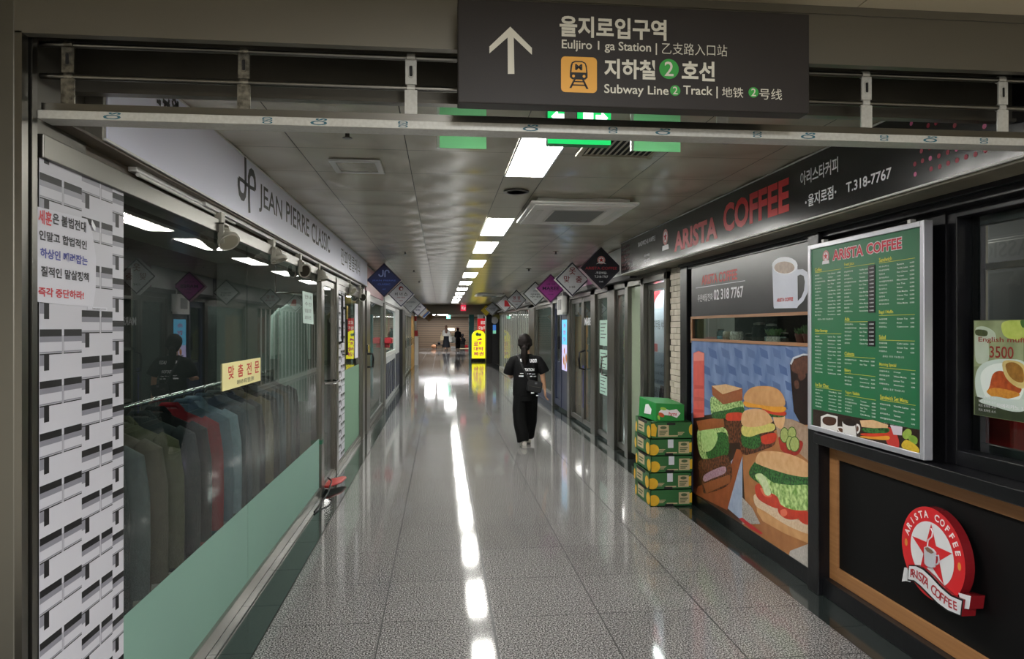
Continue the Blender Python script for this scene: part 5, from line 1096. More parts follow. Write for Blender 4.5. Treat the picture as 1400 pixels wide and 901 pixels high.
m = MB(); m.poly(F, [(a+.03, z0+.085), (a+.07, z0+.125), (a+.13, z0+.1), (a+.2, z0+.11), (a+.235, z0+.07), (a+.2, z0+.03), (a+.15, z0+.05), (a+.07, z0+.06)][::-1], .001)
FS = FR((0, 0, 0), Vector((a, c_, 0))-Vector((a-.03, d_, 0)), (0, 0, 1)); FS.o = Vector((a-.03, d_, 0)); m.poly(FS, [(.16, z0+.04), (.34, z0+.05), (.36, z0+.1), (.28, z0+.14), (.2, z0+.13)], .0035)
build('white_patch', m, WPRINT, bd)
m = MB(); m.poly(F, ell(a+.055, z0+.06, .03, .018, 20, rot=-.5), .0016, 0); m.poly(F, ell(a+.03, z0+.035, .01, .022, 16, rot=.3), .0016, 1); m.poly(F, ell(a+.075, z0+.115, .03, .014, 16, rot=-.2), .0016, 1); build('mango_print', m, [mat('mango_red', '#c4552c', .5), mat('lime_print', '#9cc84a', .5)], bd)
m = MB(); m.text(F, 'Farms', a+.125, z0+.05, a+.2, z0+.085, .002, 0, .02); build('lettering', m, mat('brand_red', '#c02a3a', .5), bd)
# ================================================================ RIGHT SIDE: DOOR WITH BANNER AND SHOPS BEYOND
DS = mat('door_steel', '#64635e', .32, .9, bump=(4, .05, (1, 1, .1)))
m = MB(); m.box(2.29, 7.03, 0, 2.42, 7.1, 2.2); m.box(2.29, 7.84, 0, 2.42, 7.97, 2.2); m.box(2.29, 8.52, 0, 2.42, 8.68, 2.2); m.box(2.29, 7.03, 2.12, 2.42, 27.8, 2.24); m.box(2.28, 6.98, 2.19, 2.36, 8.1, 2.24); struct('trim_door_frame_right', m, DS, bevel=.004)
d = struct('door_3', MB().frame(RW(2.36), -7.83, .03, -7.11, 2.1, .06, -.02, .02), DS, bevel=.003); build('pane', MB().box(2.355, 7.17, .1, 2.362, 7.77, 2.04), CLEAR, d)
rb2 = RW(2.55); rb2.u = rb2.u*1.054; rb2.v = rb2.v*1.054; rb2.o = Vector((2.55, 0, 1.62*(1-1.054)))
t = thing('catering_banner', 'white roll-up catering banner with a red swoosh behind the door glass', 'banner', (2.55, 8.15, .2))
build('sheet', MB().fbox(rb2, -8.12, .3, -7.36, 2.03, -.004, 0), mat('banner_white', '#c3cbdd', .5), t); build('base', MB().box(2.48, 7.75, .0, 2.64, 8.56, .24), ALU, t)
m = MB(); m.poly(rb2, [(-8.12, 1.5), (-8.09, 1.68), (-7.98, 1.85), (-7.8, 1.96), (-7.62, 2.03), (-8.12, 2.03)], .001, 0); m.poly(rb2, [(-7.55, 2.03), (-7.75, 1.96), (-7.93, 1.85), (-8.05, 1.68), (-8.07, 1.7), (-7.96, 1.87), (-7.77, 1.98), (-7.6, 2.03)][::-1], .001, 0)
m.fbox(rb2, -8.05, 1.35, -7.72, 1.44, .0005, .001, 0); m.text(rb2, '케이터링 서비스', -7.93, 1.6, -7.37, 1.71, .001, 1, .012); 
for i, s_ in enumerate(('소규모 모임부터 행사까지', '간식 도시락 커피 음료', '전화 주문 예약 배달', '각종 단체 환영')): m.text(rb2, s_, -7.98+.04*i, 1.18-.09*i, -7.42, 1.22-.09*i, .001, 1)
m.text(rb2, '음료', -8.02, .84, -7.86, .92, .001, 0); m.text(rb2, '상담', -7.85, .84, -7.7, .92, .001, 1); m.tube([rb2.p(-7.64, .3, .002), rb2.p(-7.63, .9, .002), rb2.p(-7.58, .98, .002), rb2.p(-7.53, .9, .002), rb2.p(-7.52, .3, .002)], .01, 6, 2)
m.poly(rb2, [(-7.62, .32), (-7.5, .32), (-7.47, .86), (-7.5, .98), (-7.62, .98), (-7.64, .86)], .0012, 2)
build('print', m, [mat('banner_red2', '#c22a34', .5), INKG, mat('cola_dark', '#3a1f24', .4)], t)
struct('window_6', MB().box(2.34, 7.97, .08, 2.35, 8.52, 2.12), mat('pale_green_glass', '#8f9c86', .15, 0, .5))
def rdoor(nm, a, b, extra=None, glass=True):
    d = struct(nm, MB().frame(RW(2.35), -b, .04, -a, 2.12, .075, -.025, .025), DS, bevel=.003)
    build('pane', MB().box(2.345, a+.07, .1, 2.353, b-.07, 2.05), GLASS, d); return d
rdoor('window_7', 8.68, 9.2); m = MB(); m.box(2.29, 9.2, 0, 2.42, 9.6, 2.2); m.box(2.29, 10.4, 0, 2.42, 10.7, 2.2); m.box(2.29, 12.5, 0, 2.42, 12.74, 2.2); m.box(2.29, 14.4, 0, 2.42, 14.6, 2.2); m.box(2.29, 17.3, 0, 2.42, 18.4, 2.2); struct('trim_posts_right_far', m, DS, bevel=.004)
d = rdoor('door_4', 9.62, 10.38); build('handle', MB().tube([(2.33, 9.75, 1.22), (2.25, 9.75, 1.2), (2.24, 9.75, 1.08), (2.25, 9.75, .96), (2.33, 9.75, .94)], .014, 8), CHROME, d, smooth=True)
d = rdoor('door_5', 10.72, 11.48); build('handle', MB().tube([(2.33, 11.3, 1.25), (2.24, 11.3, 1.22), (2.23, 11.3, 1.1), (2.24, 11.3, .96), (2.33, 11.3, .94)], .018, 8), BH, d, smooth=True)
build('lettering', MB().text(RW(2.344), 'MAREE', -11.4, 1.66, -10.82, 1.78, .001, 0, .02), WPRINT, d); rdoor('window_8', 11.5, 12.5)
tag(build('door_stickers', MB().fbox(RW(2.325), -11.44, .3, -11.41, .9, 0, .002).fbox(RW(2.325), -11.47, .92, -11.36, 1.0, 0, .002), mat('sticker_blue', '#3a3f8a', .5)), 'small blue stickers on the frame of the glass door with white lettering', 'sticker')
for i, (a_, b_) in enumerate(((1.36, 1.73), (1.02, 1.3), (.65, .95))):
    t = thing('paper_notice', f'pale mint paper on the glass door past the cafe, {("upper", "middle", "lower")[i]} of the three', 'notice', (2.34, 10.0, a_), 'mint papers on the glass door')
    build('sheet', MB().fbox(RW(2.344), -10.3, a_, -9.82, b_, 0, .001), mat('mint_paper', '#a9cbbd', .6), t); m = MB(); lines(m, RW(2.343), -10.24, b_-.05, .36, 5, 0, .012, .05); build('text_lines', m, INKG, t)
t = thing('hanging_garment', 'pale blue garment hanging behind the glass right of the mint papers', 'garment', (2.6, 8.95, .9))
m = MB(); c = lambda dy, z: (2.6, 8.95+dy, z); loft(m, [(c(0, .95), .07, .12), (c(-.02, 1.1), .06, .14), (c(0, 1.4), .07, .13), (c(0, 1.62), .07, .15), (c(0, 1.7), .05, .06)]); build('body', m, mat('garment_blue', '#8ea6ac', .8, noise=(9, '#758f98', .6)), t, smooth=True); build('hi_vis_trim', MB().tube([c(.12, 1.68), c(.15, 1.5), c(.14, 1.3)], [(.05, .03), (.06, .04), (.05, .03)], 10), mat('hivis', '#b8c832', .6), t, smooth=True)
build('hook', MB().tube([c(0, 1.7), c(0, 1.8), c(.02, 1.82)], .006, 6), CHROME, t); tag(build('garment_rail', MB().cyl((2.6, 8.72, 1.81), (2.6, 10.2, 1.81), .012).cyl((2.6, 10.15, 1.81), (2.6, 10.15, 2.6), .01), CHROME), 'steel rail holding the pale blue garment', 'rail')
t = thing('kraft_notice', 'sheet of black and cream patches hung high behind the glass near the pale green panel', 'poster', (2.5, 9.0, 1.8)); build('sheet', MB().box(2.5, 8.72, 1.8, 2.504, 9.15, 2.1), mat('cream_sheet', '#b9b4a0', .6), t); m = MB()
for i in range(4):
    for j in range(3): m.fbox(RW(2.499), -9.12+.1*i, 1.83+.09*j, -9.05+.1*i, 1.89+.09*j, 0, .001)
build('patches', m, INKG, t)
tag(build('cardboard_sheet', MB().box(2.5, 8.7, .0, 2.52, 9.18, .85), KRF), 'cardboard sheet leaning inside behind the glass left of the cartons', 'cardboard')
# navy front with lit poster
t = thing('navy_shop_front', 'navy panelled door and wall with a lit blue poster, past the glass doors', 'shop front', (2.36, 13.5, 0))
build('wall_panel', MB().box(2.34, 12.76, .06, 2.42, 13.6, 2.12), NAVY, t); dd = build('door', MB().frame(RW(2.35), -14.4, .06, -13.62, 2.12, .12, -.03, .02), NAVY, t, bevel=.004); build('door_lower_panel', MB().box(2.352, 13.74, .2, 2.37, 14.28, .95), NAVY, dd, bevel=.01); build('door_glass', MB().box(2.35, 13.74, 1.0, 2.36, 14.28, 2.0), GLASS, dd); build('handle', MB().cyl((2.3, 13.7, 1.2), (2.3, 13.7, 1.45), .02), BLACK, dd)
t = thing('lit_poster', 'lit blue and lilac food poster on the navy wall', 'poster', (2.32, 13.1, .8)); px_ = RW(2.325)
build('case', MB().fbox(px_, -13.5, .78, -12.84, 1.8, -.015, 0), NAVY, t, bevel=.003); build('lit_top', MB().fbox(px_, -13.47, 1.3, -12.87, 1.77, 0, .002), mat('lit_blue', '#58b8e0', .4, emit=.7), t); build('lit_bottom', MB().fbox(px_, -13.47, .81, -12.87, 1.3, 0, .002), mat('lit_lilac', '#b9b4e0', .4, emit=.7), t)
m = MB()
for k in range(3): m.text(px_, ('신메뉴', '할인', '행사')[k], -13.3, 1.62-.13*k, -13.05, 1.7-.13*k, .003, 0, .03)
for cx, cy, r_ in ((-13.2, 1.18, .07), (-13.0, 1.05, .1), (-13.25, 1.0, .1), (-13.1, .9, .08)): m.poly(px_, ell(cx, cy, r_), .003+.0002*cy, 1); m.poly(px_, ell(cx, cy, r_*.7), .0036+.0002*cy, 2)
build('print', m, [mat('p_pink', '#d868a0', .5), mat('p_cream', '#e8d8c0', .5), mat('p_orange', '#d8803a', .5)], t)
t = thing('meter_box', 'white wall-mounted box above the lit poster', 'box', (2.28, 12.95, 1.85)); build('case', MB().box(2.2, 12.72, 1.86, 2.33, 13.3, 2.22), WHITE, t, bevel=.01); build('vent_panel', MB().box(2.193, 12.85, 1.95, 2.2, 13.18, 2.14), GRL, t); build('pipe', MB().cyl((2.24, 12.66, 1.9), (2.24, 12.66, 2.3), .05), WHITE, t, smooth=True)
d = struct('window_9', MB().frame(RW(2.34), -17.3, .2, -14.6, 2.12, .06, -.02, .02), DS); build('pane', MB().box(2.338, 14.66, .26, 2.342, 17.24, 2.06), GLASS, d)
struct('wall_right_low', MB().box(2.32, 14.6, 0, 2.42, 17.3, .2), NAVY)
m = MB(); m.box(2.45, 7.0, 2.2, 2.5, 27.8, 2.62); m.box(2.2, 8.08, 2.2, 2.4, 27.8, 2.26); struct('trim_fascia_right', m, mat('fascia_dark', '#3c3b3d', .5))
for a_, b_, mt, lb in ((8.12, 9.95, WB, 'white fascia sign behind the black diamond sign'), (9.97, 11.6, mat('fascia_magenta', '#a0608a', .4), 'pink fascia sign behind the white diamond sign with red letters'), (11.65, 14.6, WB, 'white fascia sign behind the magenta diamond sign'), (14.7, 18.3, mat('fascia_mid', '#8a8a8e', .4), 'grey fascia sign behind the white diamond with thin lettering'), (18.4, 22.5, WB, 'white fascia sign above the silver bars')): 
    tag(build('fascia_sign', MB().box(2.2, a_, 2.26, 2.25, b_, 2.6), mt), lb, 'sign', 'fascia signs over the right-hand shops')
# silver bars
t = thing('silver_grille', 'row of silver bars over a glazed front half way down the right side', 'grille', (2.33, 22.6, 0))
SB_ = mat('silver_bar', '#c4c5c1', .35, .6)
for k in range(19): build('bar', MB().box(2.352, 18.5+.49*k, .1, 2.366, 18.6+.49*k, 2.12), SB_, t)
build('glazing', MB().box(2.4, 18.45, .1, 2.41, 27.7, 2.12), GLASS, t); build('base_rail', MB().box(2.28, 18.45, 0, 2.42, 27.7, .1), SB_, t)
tag(build('inside_poster', MB().box(2.6, 19.2, .9, 2.65, 20.4, 1.9), mat('red_panel', '#a03a30', .5)), 'red poster inside behind the silver bars', 'poster'); tag(build('inside_poster', MB().box(2.6, 21.0, .8, 2.65, 22.6, 2.0), WHITE), 'white poster inside behind the silver bars', 'poster')
# ================================================================ FAR END OF THE CORRIDOR
f = FW(34.0)
t = thing('standing_sign', 'lit yellow arched standing sign with pink letters on the corridor floor', 'sign', (1.8, 34.2, 0))
YL = mat('lit_yellow', '#f2ea1e', .4, emit=1.0)
pts = [(1.48, .14), (2.13, .14), (2.13, 1.2)] + [(1.805+.325*math.cos(a*math.pi/12), 1.2+.3*math.sin(a*math.pi/12)) for a in range(1, 12)] + [(1.48, 1.2)]
build('lit_case', MB().prism(f, pts, -.22, 0), YL, t, bevel=.02)
build('base', MB().box(1.44, 33.95, 0, 2.17, 34.3, .14), BLACK, t, bevel=.02)
m = MB()
for i, s_ in enumerate(('로또', '대박', '복권')): m.text(f, s_, 1.56, .74-.24*i, 2.04, .94-.24*i, .002, 0, .03)
build('lettering', m, mat('sign_pink', '#d8307a', .5, emit=.35), t)
m = MB(); m.poly(f, ell(1.74, 1.3, .08), .002, 0); m.poly(f, ell(1.86, 1.28, .07), .003, 1); m.poly(f, [(1.7, 1.02), (1.9, 1.12), (1.95, 1.1), (1.95, 1.0), (1.9, 1.02), (1.72, 1.0)], .002, 2); m.text(f, '오늘', 1.62, 1.38, 1.78, 1.44, .003, 3)
build('picture', m, [mat('p_lblue', '#a8d8e0', .5), mat('p_lgreen', '#b8d8a0', .5), MATS['sign_pink'], INK], t)
t = thing('red_sign', 'lit red sign with white Korean letters behind the yellow standing sign', 'sign', (2.15, 35.5, 1.43)); f = FW(35.5)
build('case', MB().box(1.83, 35.5, 1.43, 2.36, 35.65, 2.08), mat('lit_red', '#c81e2c', .4, emit=.55), t); m = MB(); m.text(f, '로또', 1.98, 1.8, 2.22, 1.95, .002, 0, .02); m.text(f, '오늘추첨', 1.87, 1.52, 2.32, 1.7, .002, 0, .02); build('lettering', m, mat('lit_white', '#f0f0f0', .4, emit=.5), t)
build('bracket', MB().box(2.3, 35.55, 2.08, 2.34, 35.6, 2.47), STEELD, t)
m = MB(); m.box(2.1, 33.42, 0, 2.5, 33.8, 2.47); struct('trim_hall_post', m, mat('hall_pale', '#9a9c98', .5)); m = MB(); m.box(2.38, 35.6, 0, 7, 35.9, 2.47); struct('wall_hall_right', m, mat('hall_pale', '#9a9c98', .5))
t = thing('hose_cabinet', 'grey hose cabinet with red lamp right of the yellow standing sign', 'cabinet', (2.2, 33.3, 0)); build('body', MB().box(2.1, 33.2, 0, 2.45, 33.4, 1.2), mat('cab_grey', '#a8aaa8', .4), t, bevel=.01); build('red_lamp', MB().box(2.15, 33.22, 1.2, 2.4, 33.4, 1.45), MATS['red_case'], t, bevel=.03)
t = thing('kiosk', 'tall black kiosk with a small bright screen and silver dish on top', 'kiosk', (2.35, 31.8, 0))
build('body', MB().box(2.02, 31.6, 0, 2.26, 32.1, 2.2), BLACK, t, bevel=.01); build('side_body', MB().box(2.26, 31.7, 0, 2.62, 32.1, 2.0), mat('kiosk_grey', '#1c1d20', .35), t, bevel=.01)
build('screen', MB().fbox(FW(31.7), 2.32, 1.35, 2.46, 1.75, 0, .01), mat('screen_blue', '#3a6ab0', .3, emit=.8), t); build('screen_lower', MB().fbox(FW(31.7), 2.32, 1.35, 2.46, 1.5, .01, .012), mat('screen_green', '#7ac0a0', .3, emit=.7), t)
build('dish', MB().lathe([(.16, 0), (.15, .03), (.06, .06), (.0, .05)], (2.4, 31.66, 1.95), 20, ax='y'), ALU, t, smooth=True)
t = thing('fire_exit_sign', 'small lit red and white sign under the ceiling at the corridor end', 'sign', (1.1, 31.1, 2.33)); f = FW(31.1)
build('case', MB().box(.86, 31.1, 2.36, 1.09, 31.18, 2.62), mat('lit_red2', '#d82848', .4, emit=.8), t); m = MB(); m.text(f, '비', .9, 2.4, .97, 2.57, .002, 0, .03); m.text(f, '상', .99, 2.4, 1.07, 2.54, .002, 0, .03); build('lettering', m, MATS['lit_white'], t)
t = thing('exit_light', 'small green exit light beyond the bulkhead at the far end', 'exit sign', (.45, 45, 2.2)); build('lit_face', MB().box(.35, 45, 2.19, .6, 45.1, 2.42), mat('exit_mint', '#6ad8b0', .4, emit=1.0), t); build('hanger', MB().cyl((.47, 45.05, 2.42), (.47, 45.05, 2.47), .01), STEELD, t)
for i, x in enumerate((-.7, .1)):
    t = thing('ceiling_light', ('lit ceiling panel of the far hall, left one', 'lit ceiling panel of the far hall, right one')[i], 'ceiling light', (x, 46, 2.45), 'hall ceiling lights'); build('diffuser', MB().box(x-.33, 44.5, 2.455, x+.33, 47, 2.465), mat('hall_panel', '#ffffff', .5, emit=26), t); build('rim', MB().box(x-.36, 44.45, 2.462, x+.36, 47.05, 2.47), WHITE, t)
tag(build('lit_wall_sign', MB().box(.5, 55.9, 1.38, 1.05, 56.0, 1.57), mat('lit_wall', '#fffdf0', .5, emit=2.2)), 'long white lit sign on the brown end wall', 'sign')
m = MB(); m.box(1.65, 42, 0, 1.95, 42.3, 2.47); struct('trim_teal_column', m, mat('teal_paint', '#2f8a90', .4)); m = MB(); m.box(2.0, 38.5, 0, 2.3, 38.8, 2.47); struct('trim_white_column', m, mat('white_column', '#c4c8c8', .4))
# seated vendor goods on the floor by the end wall
def fig(name, label, loc, parts, label_cat='person'): pass
t = thing('bag', 'small orange bag on the floor by the brown end wall', 'bag', (-.55, 54.5, 0)); build('body', MB().ball((-.55, 54.5, .17), .18, sq=(1.2, .9, .9)), mat('bag_orange', '#d89a70', .6), t, smooth=True); build('handle', MB().tube([(-.65, 54.5, .3), (-.6, 54.5, .42), (-.5, 54.5, .42), (-.45, 54.5, .3)], .012, 6), BLACK, t)
t = thing('folding_stool', 'low black stool on the floor by the end wall', 'stool', (-.15, 54.6, 0)); build('seat', MB().box(-.4, 54.4, .24, .15, 54.8, .3), BLACKM, t, bevel=.02)
for sx in (-.35, .1):
    for sy in (54.45, 54.75): build('leg', MB().cyl((sx, sy, 0), (sx, sy, .25), .02), BLACKM, t)
tag(build('bundle', MB().ball((-.15, 54.6, .42), .12, sq=(1, 1, 1)), BLACKM, smooth=True), 'black bundle resting on the low stool', 'bundle')
tag(build('cardboard_sheet', MB().box(1.3, 53.4, 0, 2.2, 55.2, .03), KRF), 'flat cardboard sheet on the floor by the end wall', 'cardboard'); tag(build('white_box', MB().box(.75, 54.3, 0, 1.1, 54.6, .16), WHITE, bevel=.01), 'small white box on the floor by the end wall', 'box'); tag(build('red_box', MB().box(1.85, 55.3, 0, 2.1, 55.5, .25), RED, bevel=.01), 'small red box on the floor by the end wall', 'box')
# ================================================================ PEOPLE
SKIN = mat('skin', '#c99a7c', .5, 0, .4); HAIRB = mat('hair_black', '#0d0a09', .65, 0, .15, noise=(120, '#1a1412', .6, (1, 1, .08))); TEE = mat('black_cloth', '#08080a', .85, 0, .2, bump=(40, .2)); TRS = mat('black_trousers', '#060607', .9, 0, .2, bump=(25, .25)); SHOE = mat('shoe_white', '#c9c5bb', .6)
def hand(m, w, d, side, curl=.5):
    """palm and five bent fingers hanging from wrist w along d; the thumb on the inner front side"""
    d = Vector(d).normalized(); fwd = Vector((0, 1, 0)); fwd = (fwd-d*fwd.dot(d)).normalized(); pn = d.cross(fwd)*side
    w = Vector(w); pe = w+d*.085
    m.tube([w-d*.02, w+d*.02, w+d*.05, pe], [(.026, .018), (.036, .016), (.04, .015), (.036, .013)], 12) if False else None
    for k in range(5): pass
    for k, (off, l) in enumerate(((-.030, .066), (-.010, .076), (.010, .072), (.029, .056))):
        o = -fwd*off; b = w+d*.03+o*.7; k1 = pe+o; k2 = k1+d*l*.45+pn*curl*.012; k3 = k2+d*l*.33+pn*curl*.022; k4 = k3+d*l*.22+pn*curl*.024
        m.tube([w+o*.45, b, k1, k2, k3, k4], [.014, .0145, .0105, .0088, .0082, .0065], 8)
    b = w+d*.025+fwd*.02; m.tube([b-d*.01, b+fwd*.018+d*.025+pn*.006, b+fwd*.03+d*.055+pn*.014, b+fwd*.028+d*.082+pn*.02], [.015, .013, .0105, .008], 8)
def head(m, c, tilt=0):
    x, y, z = c
    m.ball((x, y-.005, z+.02), .092, 20, sq=(.84, 1.05, 1.08)); m.ball((x, y+.025, z-.045), .062, 16, sq=(.92, 1.0, 1.05)); m.tube([(x, y+.08, z+.015), (x, y+.105, z-.02), (x, y+.085, z-.03)], [.007, .014, .01], 8)
    for s_ in (-1, 1): m.ball((x+s_*.079, y-.005, z-.01), .026, 10, sq=(.4, .75, 1.15))
    m.tube([(x, y+.082, z-.062), (x, y+.09, z-.066), (x, y+.08, z-.072)], [.01, .012, .01], 8)
def face(par, c):
    x, y, z = c
    for s_ in (-1, 1): build('eye', MB().ball((x+s_*.03, y+.083, z+.008), .011, 10, sq=(1.2, .6, .7)), BLACKM, par, smooth=True)
    build('mouth', MB().ball((x, y+.09, z-.066), .016, 10, sq=(1.3, .35, .35)), mat('lip', '#a0584c', .5), par, smooth=True)
X0, Y0 = 1.155, 9.62
p = thing('person', 'woman in black T-shirt and wide black trousers walking away with a ponytail', 'person', (X0, Y0, 0))
def V(dx, dy, z): return (X0+dx, Y0+dy, z)
m = MB()
loft(m, [(V(0, 0, .74), .15, .11), (V(0, 0, .86), .155, .115), (V(0, 0, .98), .125, .095), (V(0, .0, 1.1), .14, .1), (V(0, 0, 1.19), .15, .09), (V(0, 0, 1.24), .11, .07), (V(0, .01, 1.27), .055, .055), (V(0, .015, 1.33), .05, .05)])
m.tube([V(-.01, .01, 1.24), V(-.01, .015, 1.3), V(-.012, .02, 1.4)], [.055, .05, .05], 12); hc = V(-.012, .03, 1.405); head(m, hc)
# arms: right hangs with a bent elbow, left bent forward
m.tube([V(.13, 0, 1.2), V(.165, 0, 1.17), V(.2, -.01, 1.06), V(.232, -.01, .97), V(.252, .02, .86), V(.268, .04, .77)], [.045, .048, .042, .036, .032, .024], 12); hand(m, V(.27, .042, .765), (.1, .12, -1), 1, .7)
m.tube([V(-.13, 0, 1.2), V(-.17, 0, 1.16), V(-.195, .02, 1.06), V(-.205, .04, .98), V(-.19, .16, .94), V(-.17, .25, .95)], [.045, .048, .042, .037, .032, .024], 12); hand(m, V(-.168, .255, .95), (.1, 1, .0), -1, .8)
# legs: left one planted behind, right one swinging forward
m.tube([V(-.07, 0, .8), V(-.075, .0, .6), V(-.07, -.02, .42), V(-.05, -.06, .22), V(-.035, -.1, .09)], [.095, .085, .06, .05, .036], 12); m.tube([V(.07, 0, .8), V(.075, .06, .6), V(.075, .13, .43), V(.07, .2, .24), V(.065, .26, .1)], [.095, .085, .06, .05, .036], 12)
for a in ((-.035, -.1, .045), (.065, .27, .06)): m.tube([V(a[0], a[1]-.04, a[2]), V(a[0], a[1]+.05, a[2]+.005), V(a[0], a[1]+.14, a[2]-.01)], [.03, .036, .024], 10)
build('body', m, SKIN, p, remesh=.0052); face(p, hc)
m = MB(); x, y, z = hc
m.ball((x, y-.012, z+.03), .106, 20, sq=(.9, 1.0, 1.02)); m.ball((x-.0, y-.05, z-.03), .085, 16, sq=(.92, .7, 1.0))
m.tube([(x, y-.09, z-.04), (x-.015, y-.135, z-.07), (x-.022, y-.14, z-.14), (x-.015, y-.135, z-.24), (x+.0, y-.13, z-.32)], [(.03, .03), (.042, .036), (.05, .036), (.04, .03), (.012, .01)], 12)
for k in range(7): a = -1.2+.4*k; m.tube([(x+.085*math.sin(a), y-.03-.06*math.cos(a), z+.06), (x+.09*math.sin(a), y-.05-.05*math.cos(a), z-.02), (x+.04*math.sin(a), y-.085, z-.06)], [.016, .02, .014], 6)
hr = build('hair', m, HAIRB, p, remesh=.006); build('hair_tie', MB().lathe([(.036, -.012), (.042, 0), (.036, .012)], (x-.008, y-.115, z-.055), 16), BLACKM, hr, smooth=True)
# T-shirt
m = MB()
loft(m, [(V(-.005, 0, .69), .175, .13), (V(-.005, 0, .8), .175, .135), (V(0, 0, .95), .168, .125), (V(0, 0, 1.08), .178, .12), (V(0, 0, 1.17), .18, .108), (V(0, 0, 1.225), .14, .085), (V(0, .008, 1.262), .075, .066)], 28)
m.tube([V(.1, 0, 1.2), V(.17, 0, 1.175), V(.215, -.005, 1.1), V(.262, -.01, 1.0)], [.05, .066, .072, .075], 14); m.tube([V(-.1, 0, 1.2), V(-.17, 0, 1.17), V(-.21, .005, 1.09), V(-.235, .03, .985)], [.05, .066, .072, .075], 14)
ts = build('t_shirt', m, TEE, p, remesh=.007)
# print on the shirt's back, following its surface
bpy.context.view_layer.update()
def onback(mb):
    o = ts; inv = o.matrix_world.inverted()
    for v in mb.v:
        h, lo_, n_, i_ = o.ray_cast(inv @ Vector((v.x, Y0-1, v.z)), Vector((0, 1, 0)))
        if h: v.y = (o.matrix_world @ lo_).y-.003
    return mb
fb2 = FW(Y0-.2); m = MB()
m.text(fb2, 'B', X0-.085, 1.155, X0-.05, 1.195, 0, 0, .04); m.text(fb2, 'UNDER', X0+.045, 1.145, X0+.15, 1.192, 0, 0, .04); m.text(fb2, 'STATION', X0-.04, 1.03, X0+.105, 1.07, 0, 0, .03); 
for a, b, z, h in ((-.09, -.045, .995, .008), (-.01, .02, .99, .008), (.03, .06, .99, .008), (.07, .12, .985, .008), (-.105, -.045, .955, .017), (.045, .08, .953, .013), (.095, .135, .95, .013)): m.poly(fb2, [(X0+a, z), (X0+b, z), (X0+b, z+h), (X0+a, z+h)])

build('back_print', onback(m), WPRINT, ts)
# trousers
m = MB()
loft(m, [(V(-.005, 0, .62), .165, .13), (V(-.005, 0, .72), .165, .125), (V(0, 0, .86), .15, .115), (V(0, 0, .93), .135, .105)], 26)
m.tube([V(-.075, 0, .72), V(-.085, .0, .5), V(-.075, -.03, .3), V(-.055, -.075, .14), V(-.045, -.095, .07)], [(.095, .12), (.095, .115), (.09, .105), (.085, .1), (.08, .1)], 18)
m.tube([V(.075, .01, .72), V(.08, .07, .5), V(.08, .14, .32), V(.075, .22, .18), V(.07, .26, .1)], [(.095, .12), (.095, .115), (.092, .105), (.088, .1), (.082, .1)], 18)
for v in m.v: v.x += .005*math.sin(v.z*23+v.y*9)
build('trousers', m, TRS, p, remesh=.008)
for a, lb in (((-.035, -.1, 0), 1), ((.068, .25, .015), 0)):
    m = MB(); c = V(*a); m.prism(FR((c[0], c[1], c[2]), (1, 0, 0), (0, 1, 0)), [(-.03, -.075), (.03, -.075), (.036, -.02), (.034, .05), (.044, .11), (.036, .17), (.0, .195), (-.036, .17), (-.044, .11), (-.034, .05), (-.036, -.02)], .0, .03)
    so = build('shoe', MB().tube([(c[0], c[1]-.07, c[2]+.055), (c[0], c[1]-.02, c[2]+.06), (c[0], c[1]+.08, c[2]+.05), (c[0], c[1]+.175, c[2]+.035)], [(.03, .03), (.036, .05), (.042, .034), (.03, .02)], 14), SHOE, p, smooth=True); build('sole', m, mat('sole', '#a8a49a', .7), so)
t = thing('crossbody_bag', 'black crossbody bag hanging at the right hip of the woman in black', 'bag', (X0+.11, Y0-.16, .7))
BG = mat('bag_black', '#0e0e10', .5, bump=(80, .2))
m = MB(); m.prism(FR((0, Y0-.13, 0), Vector((1, 0, -.18)), Vector((.18, 0, 1))), rrect(-.1, -.075, .1, .075, .03), 0, .075)
for v in m.v: v.x += X0+.1; v.z += .825
bb = build('body', m, BG, t, bevel=.012, smooth=True); m = MB(); m.prism(FR((X0+.1, Y0-.205, .845), Vector((1, 0, -.18)), Vector((.18, 0, 1))), rrect(-.095, -.02, .095, .055, .02), 0, .008); build('flap', m, BG, bb); build('zip', MB().tube([(X0+.02, Y0-.216, .84), (X0+.18, Y0-.216, .81)], .003, 6), CHROME, bb); build('logo_patch', MB().box(X0+.1, Y0-.217, .86, X0+.13, Y0-.213, .885), mat('patch_grey', '#5a5a60', .5), bb)
build('tag_strap', MB().box(X0+.05, Y0-.21, .735, X0+.09, Y0-.2, .75).box(X0+.12, Y0-.2, .7, X0+.15, Y0-.19, .712), WPRINT, bb)
pts = [(-.1, 1.215), (-.06, 1.1), (-.01, 1.0), (.03, .92), (.06, .86)]
m = MB()
for dx, z in pts: m.v.append(Vector(V(dx, -.2, z)))
onback(m); q2 = [v+Vector((0, -.006, 0)) for v in m.v]; m = MB(); m.tube([Vector(V(-.12, .02, 1.258)), Vector(V(-.115, -.06, 1.245))]+q2, [(.014, .004)]*7, 8); build('strap', m, BG, t)
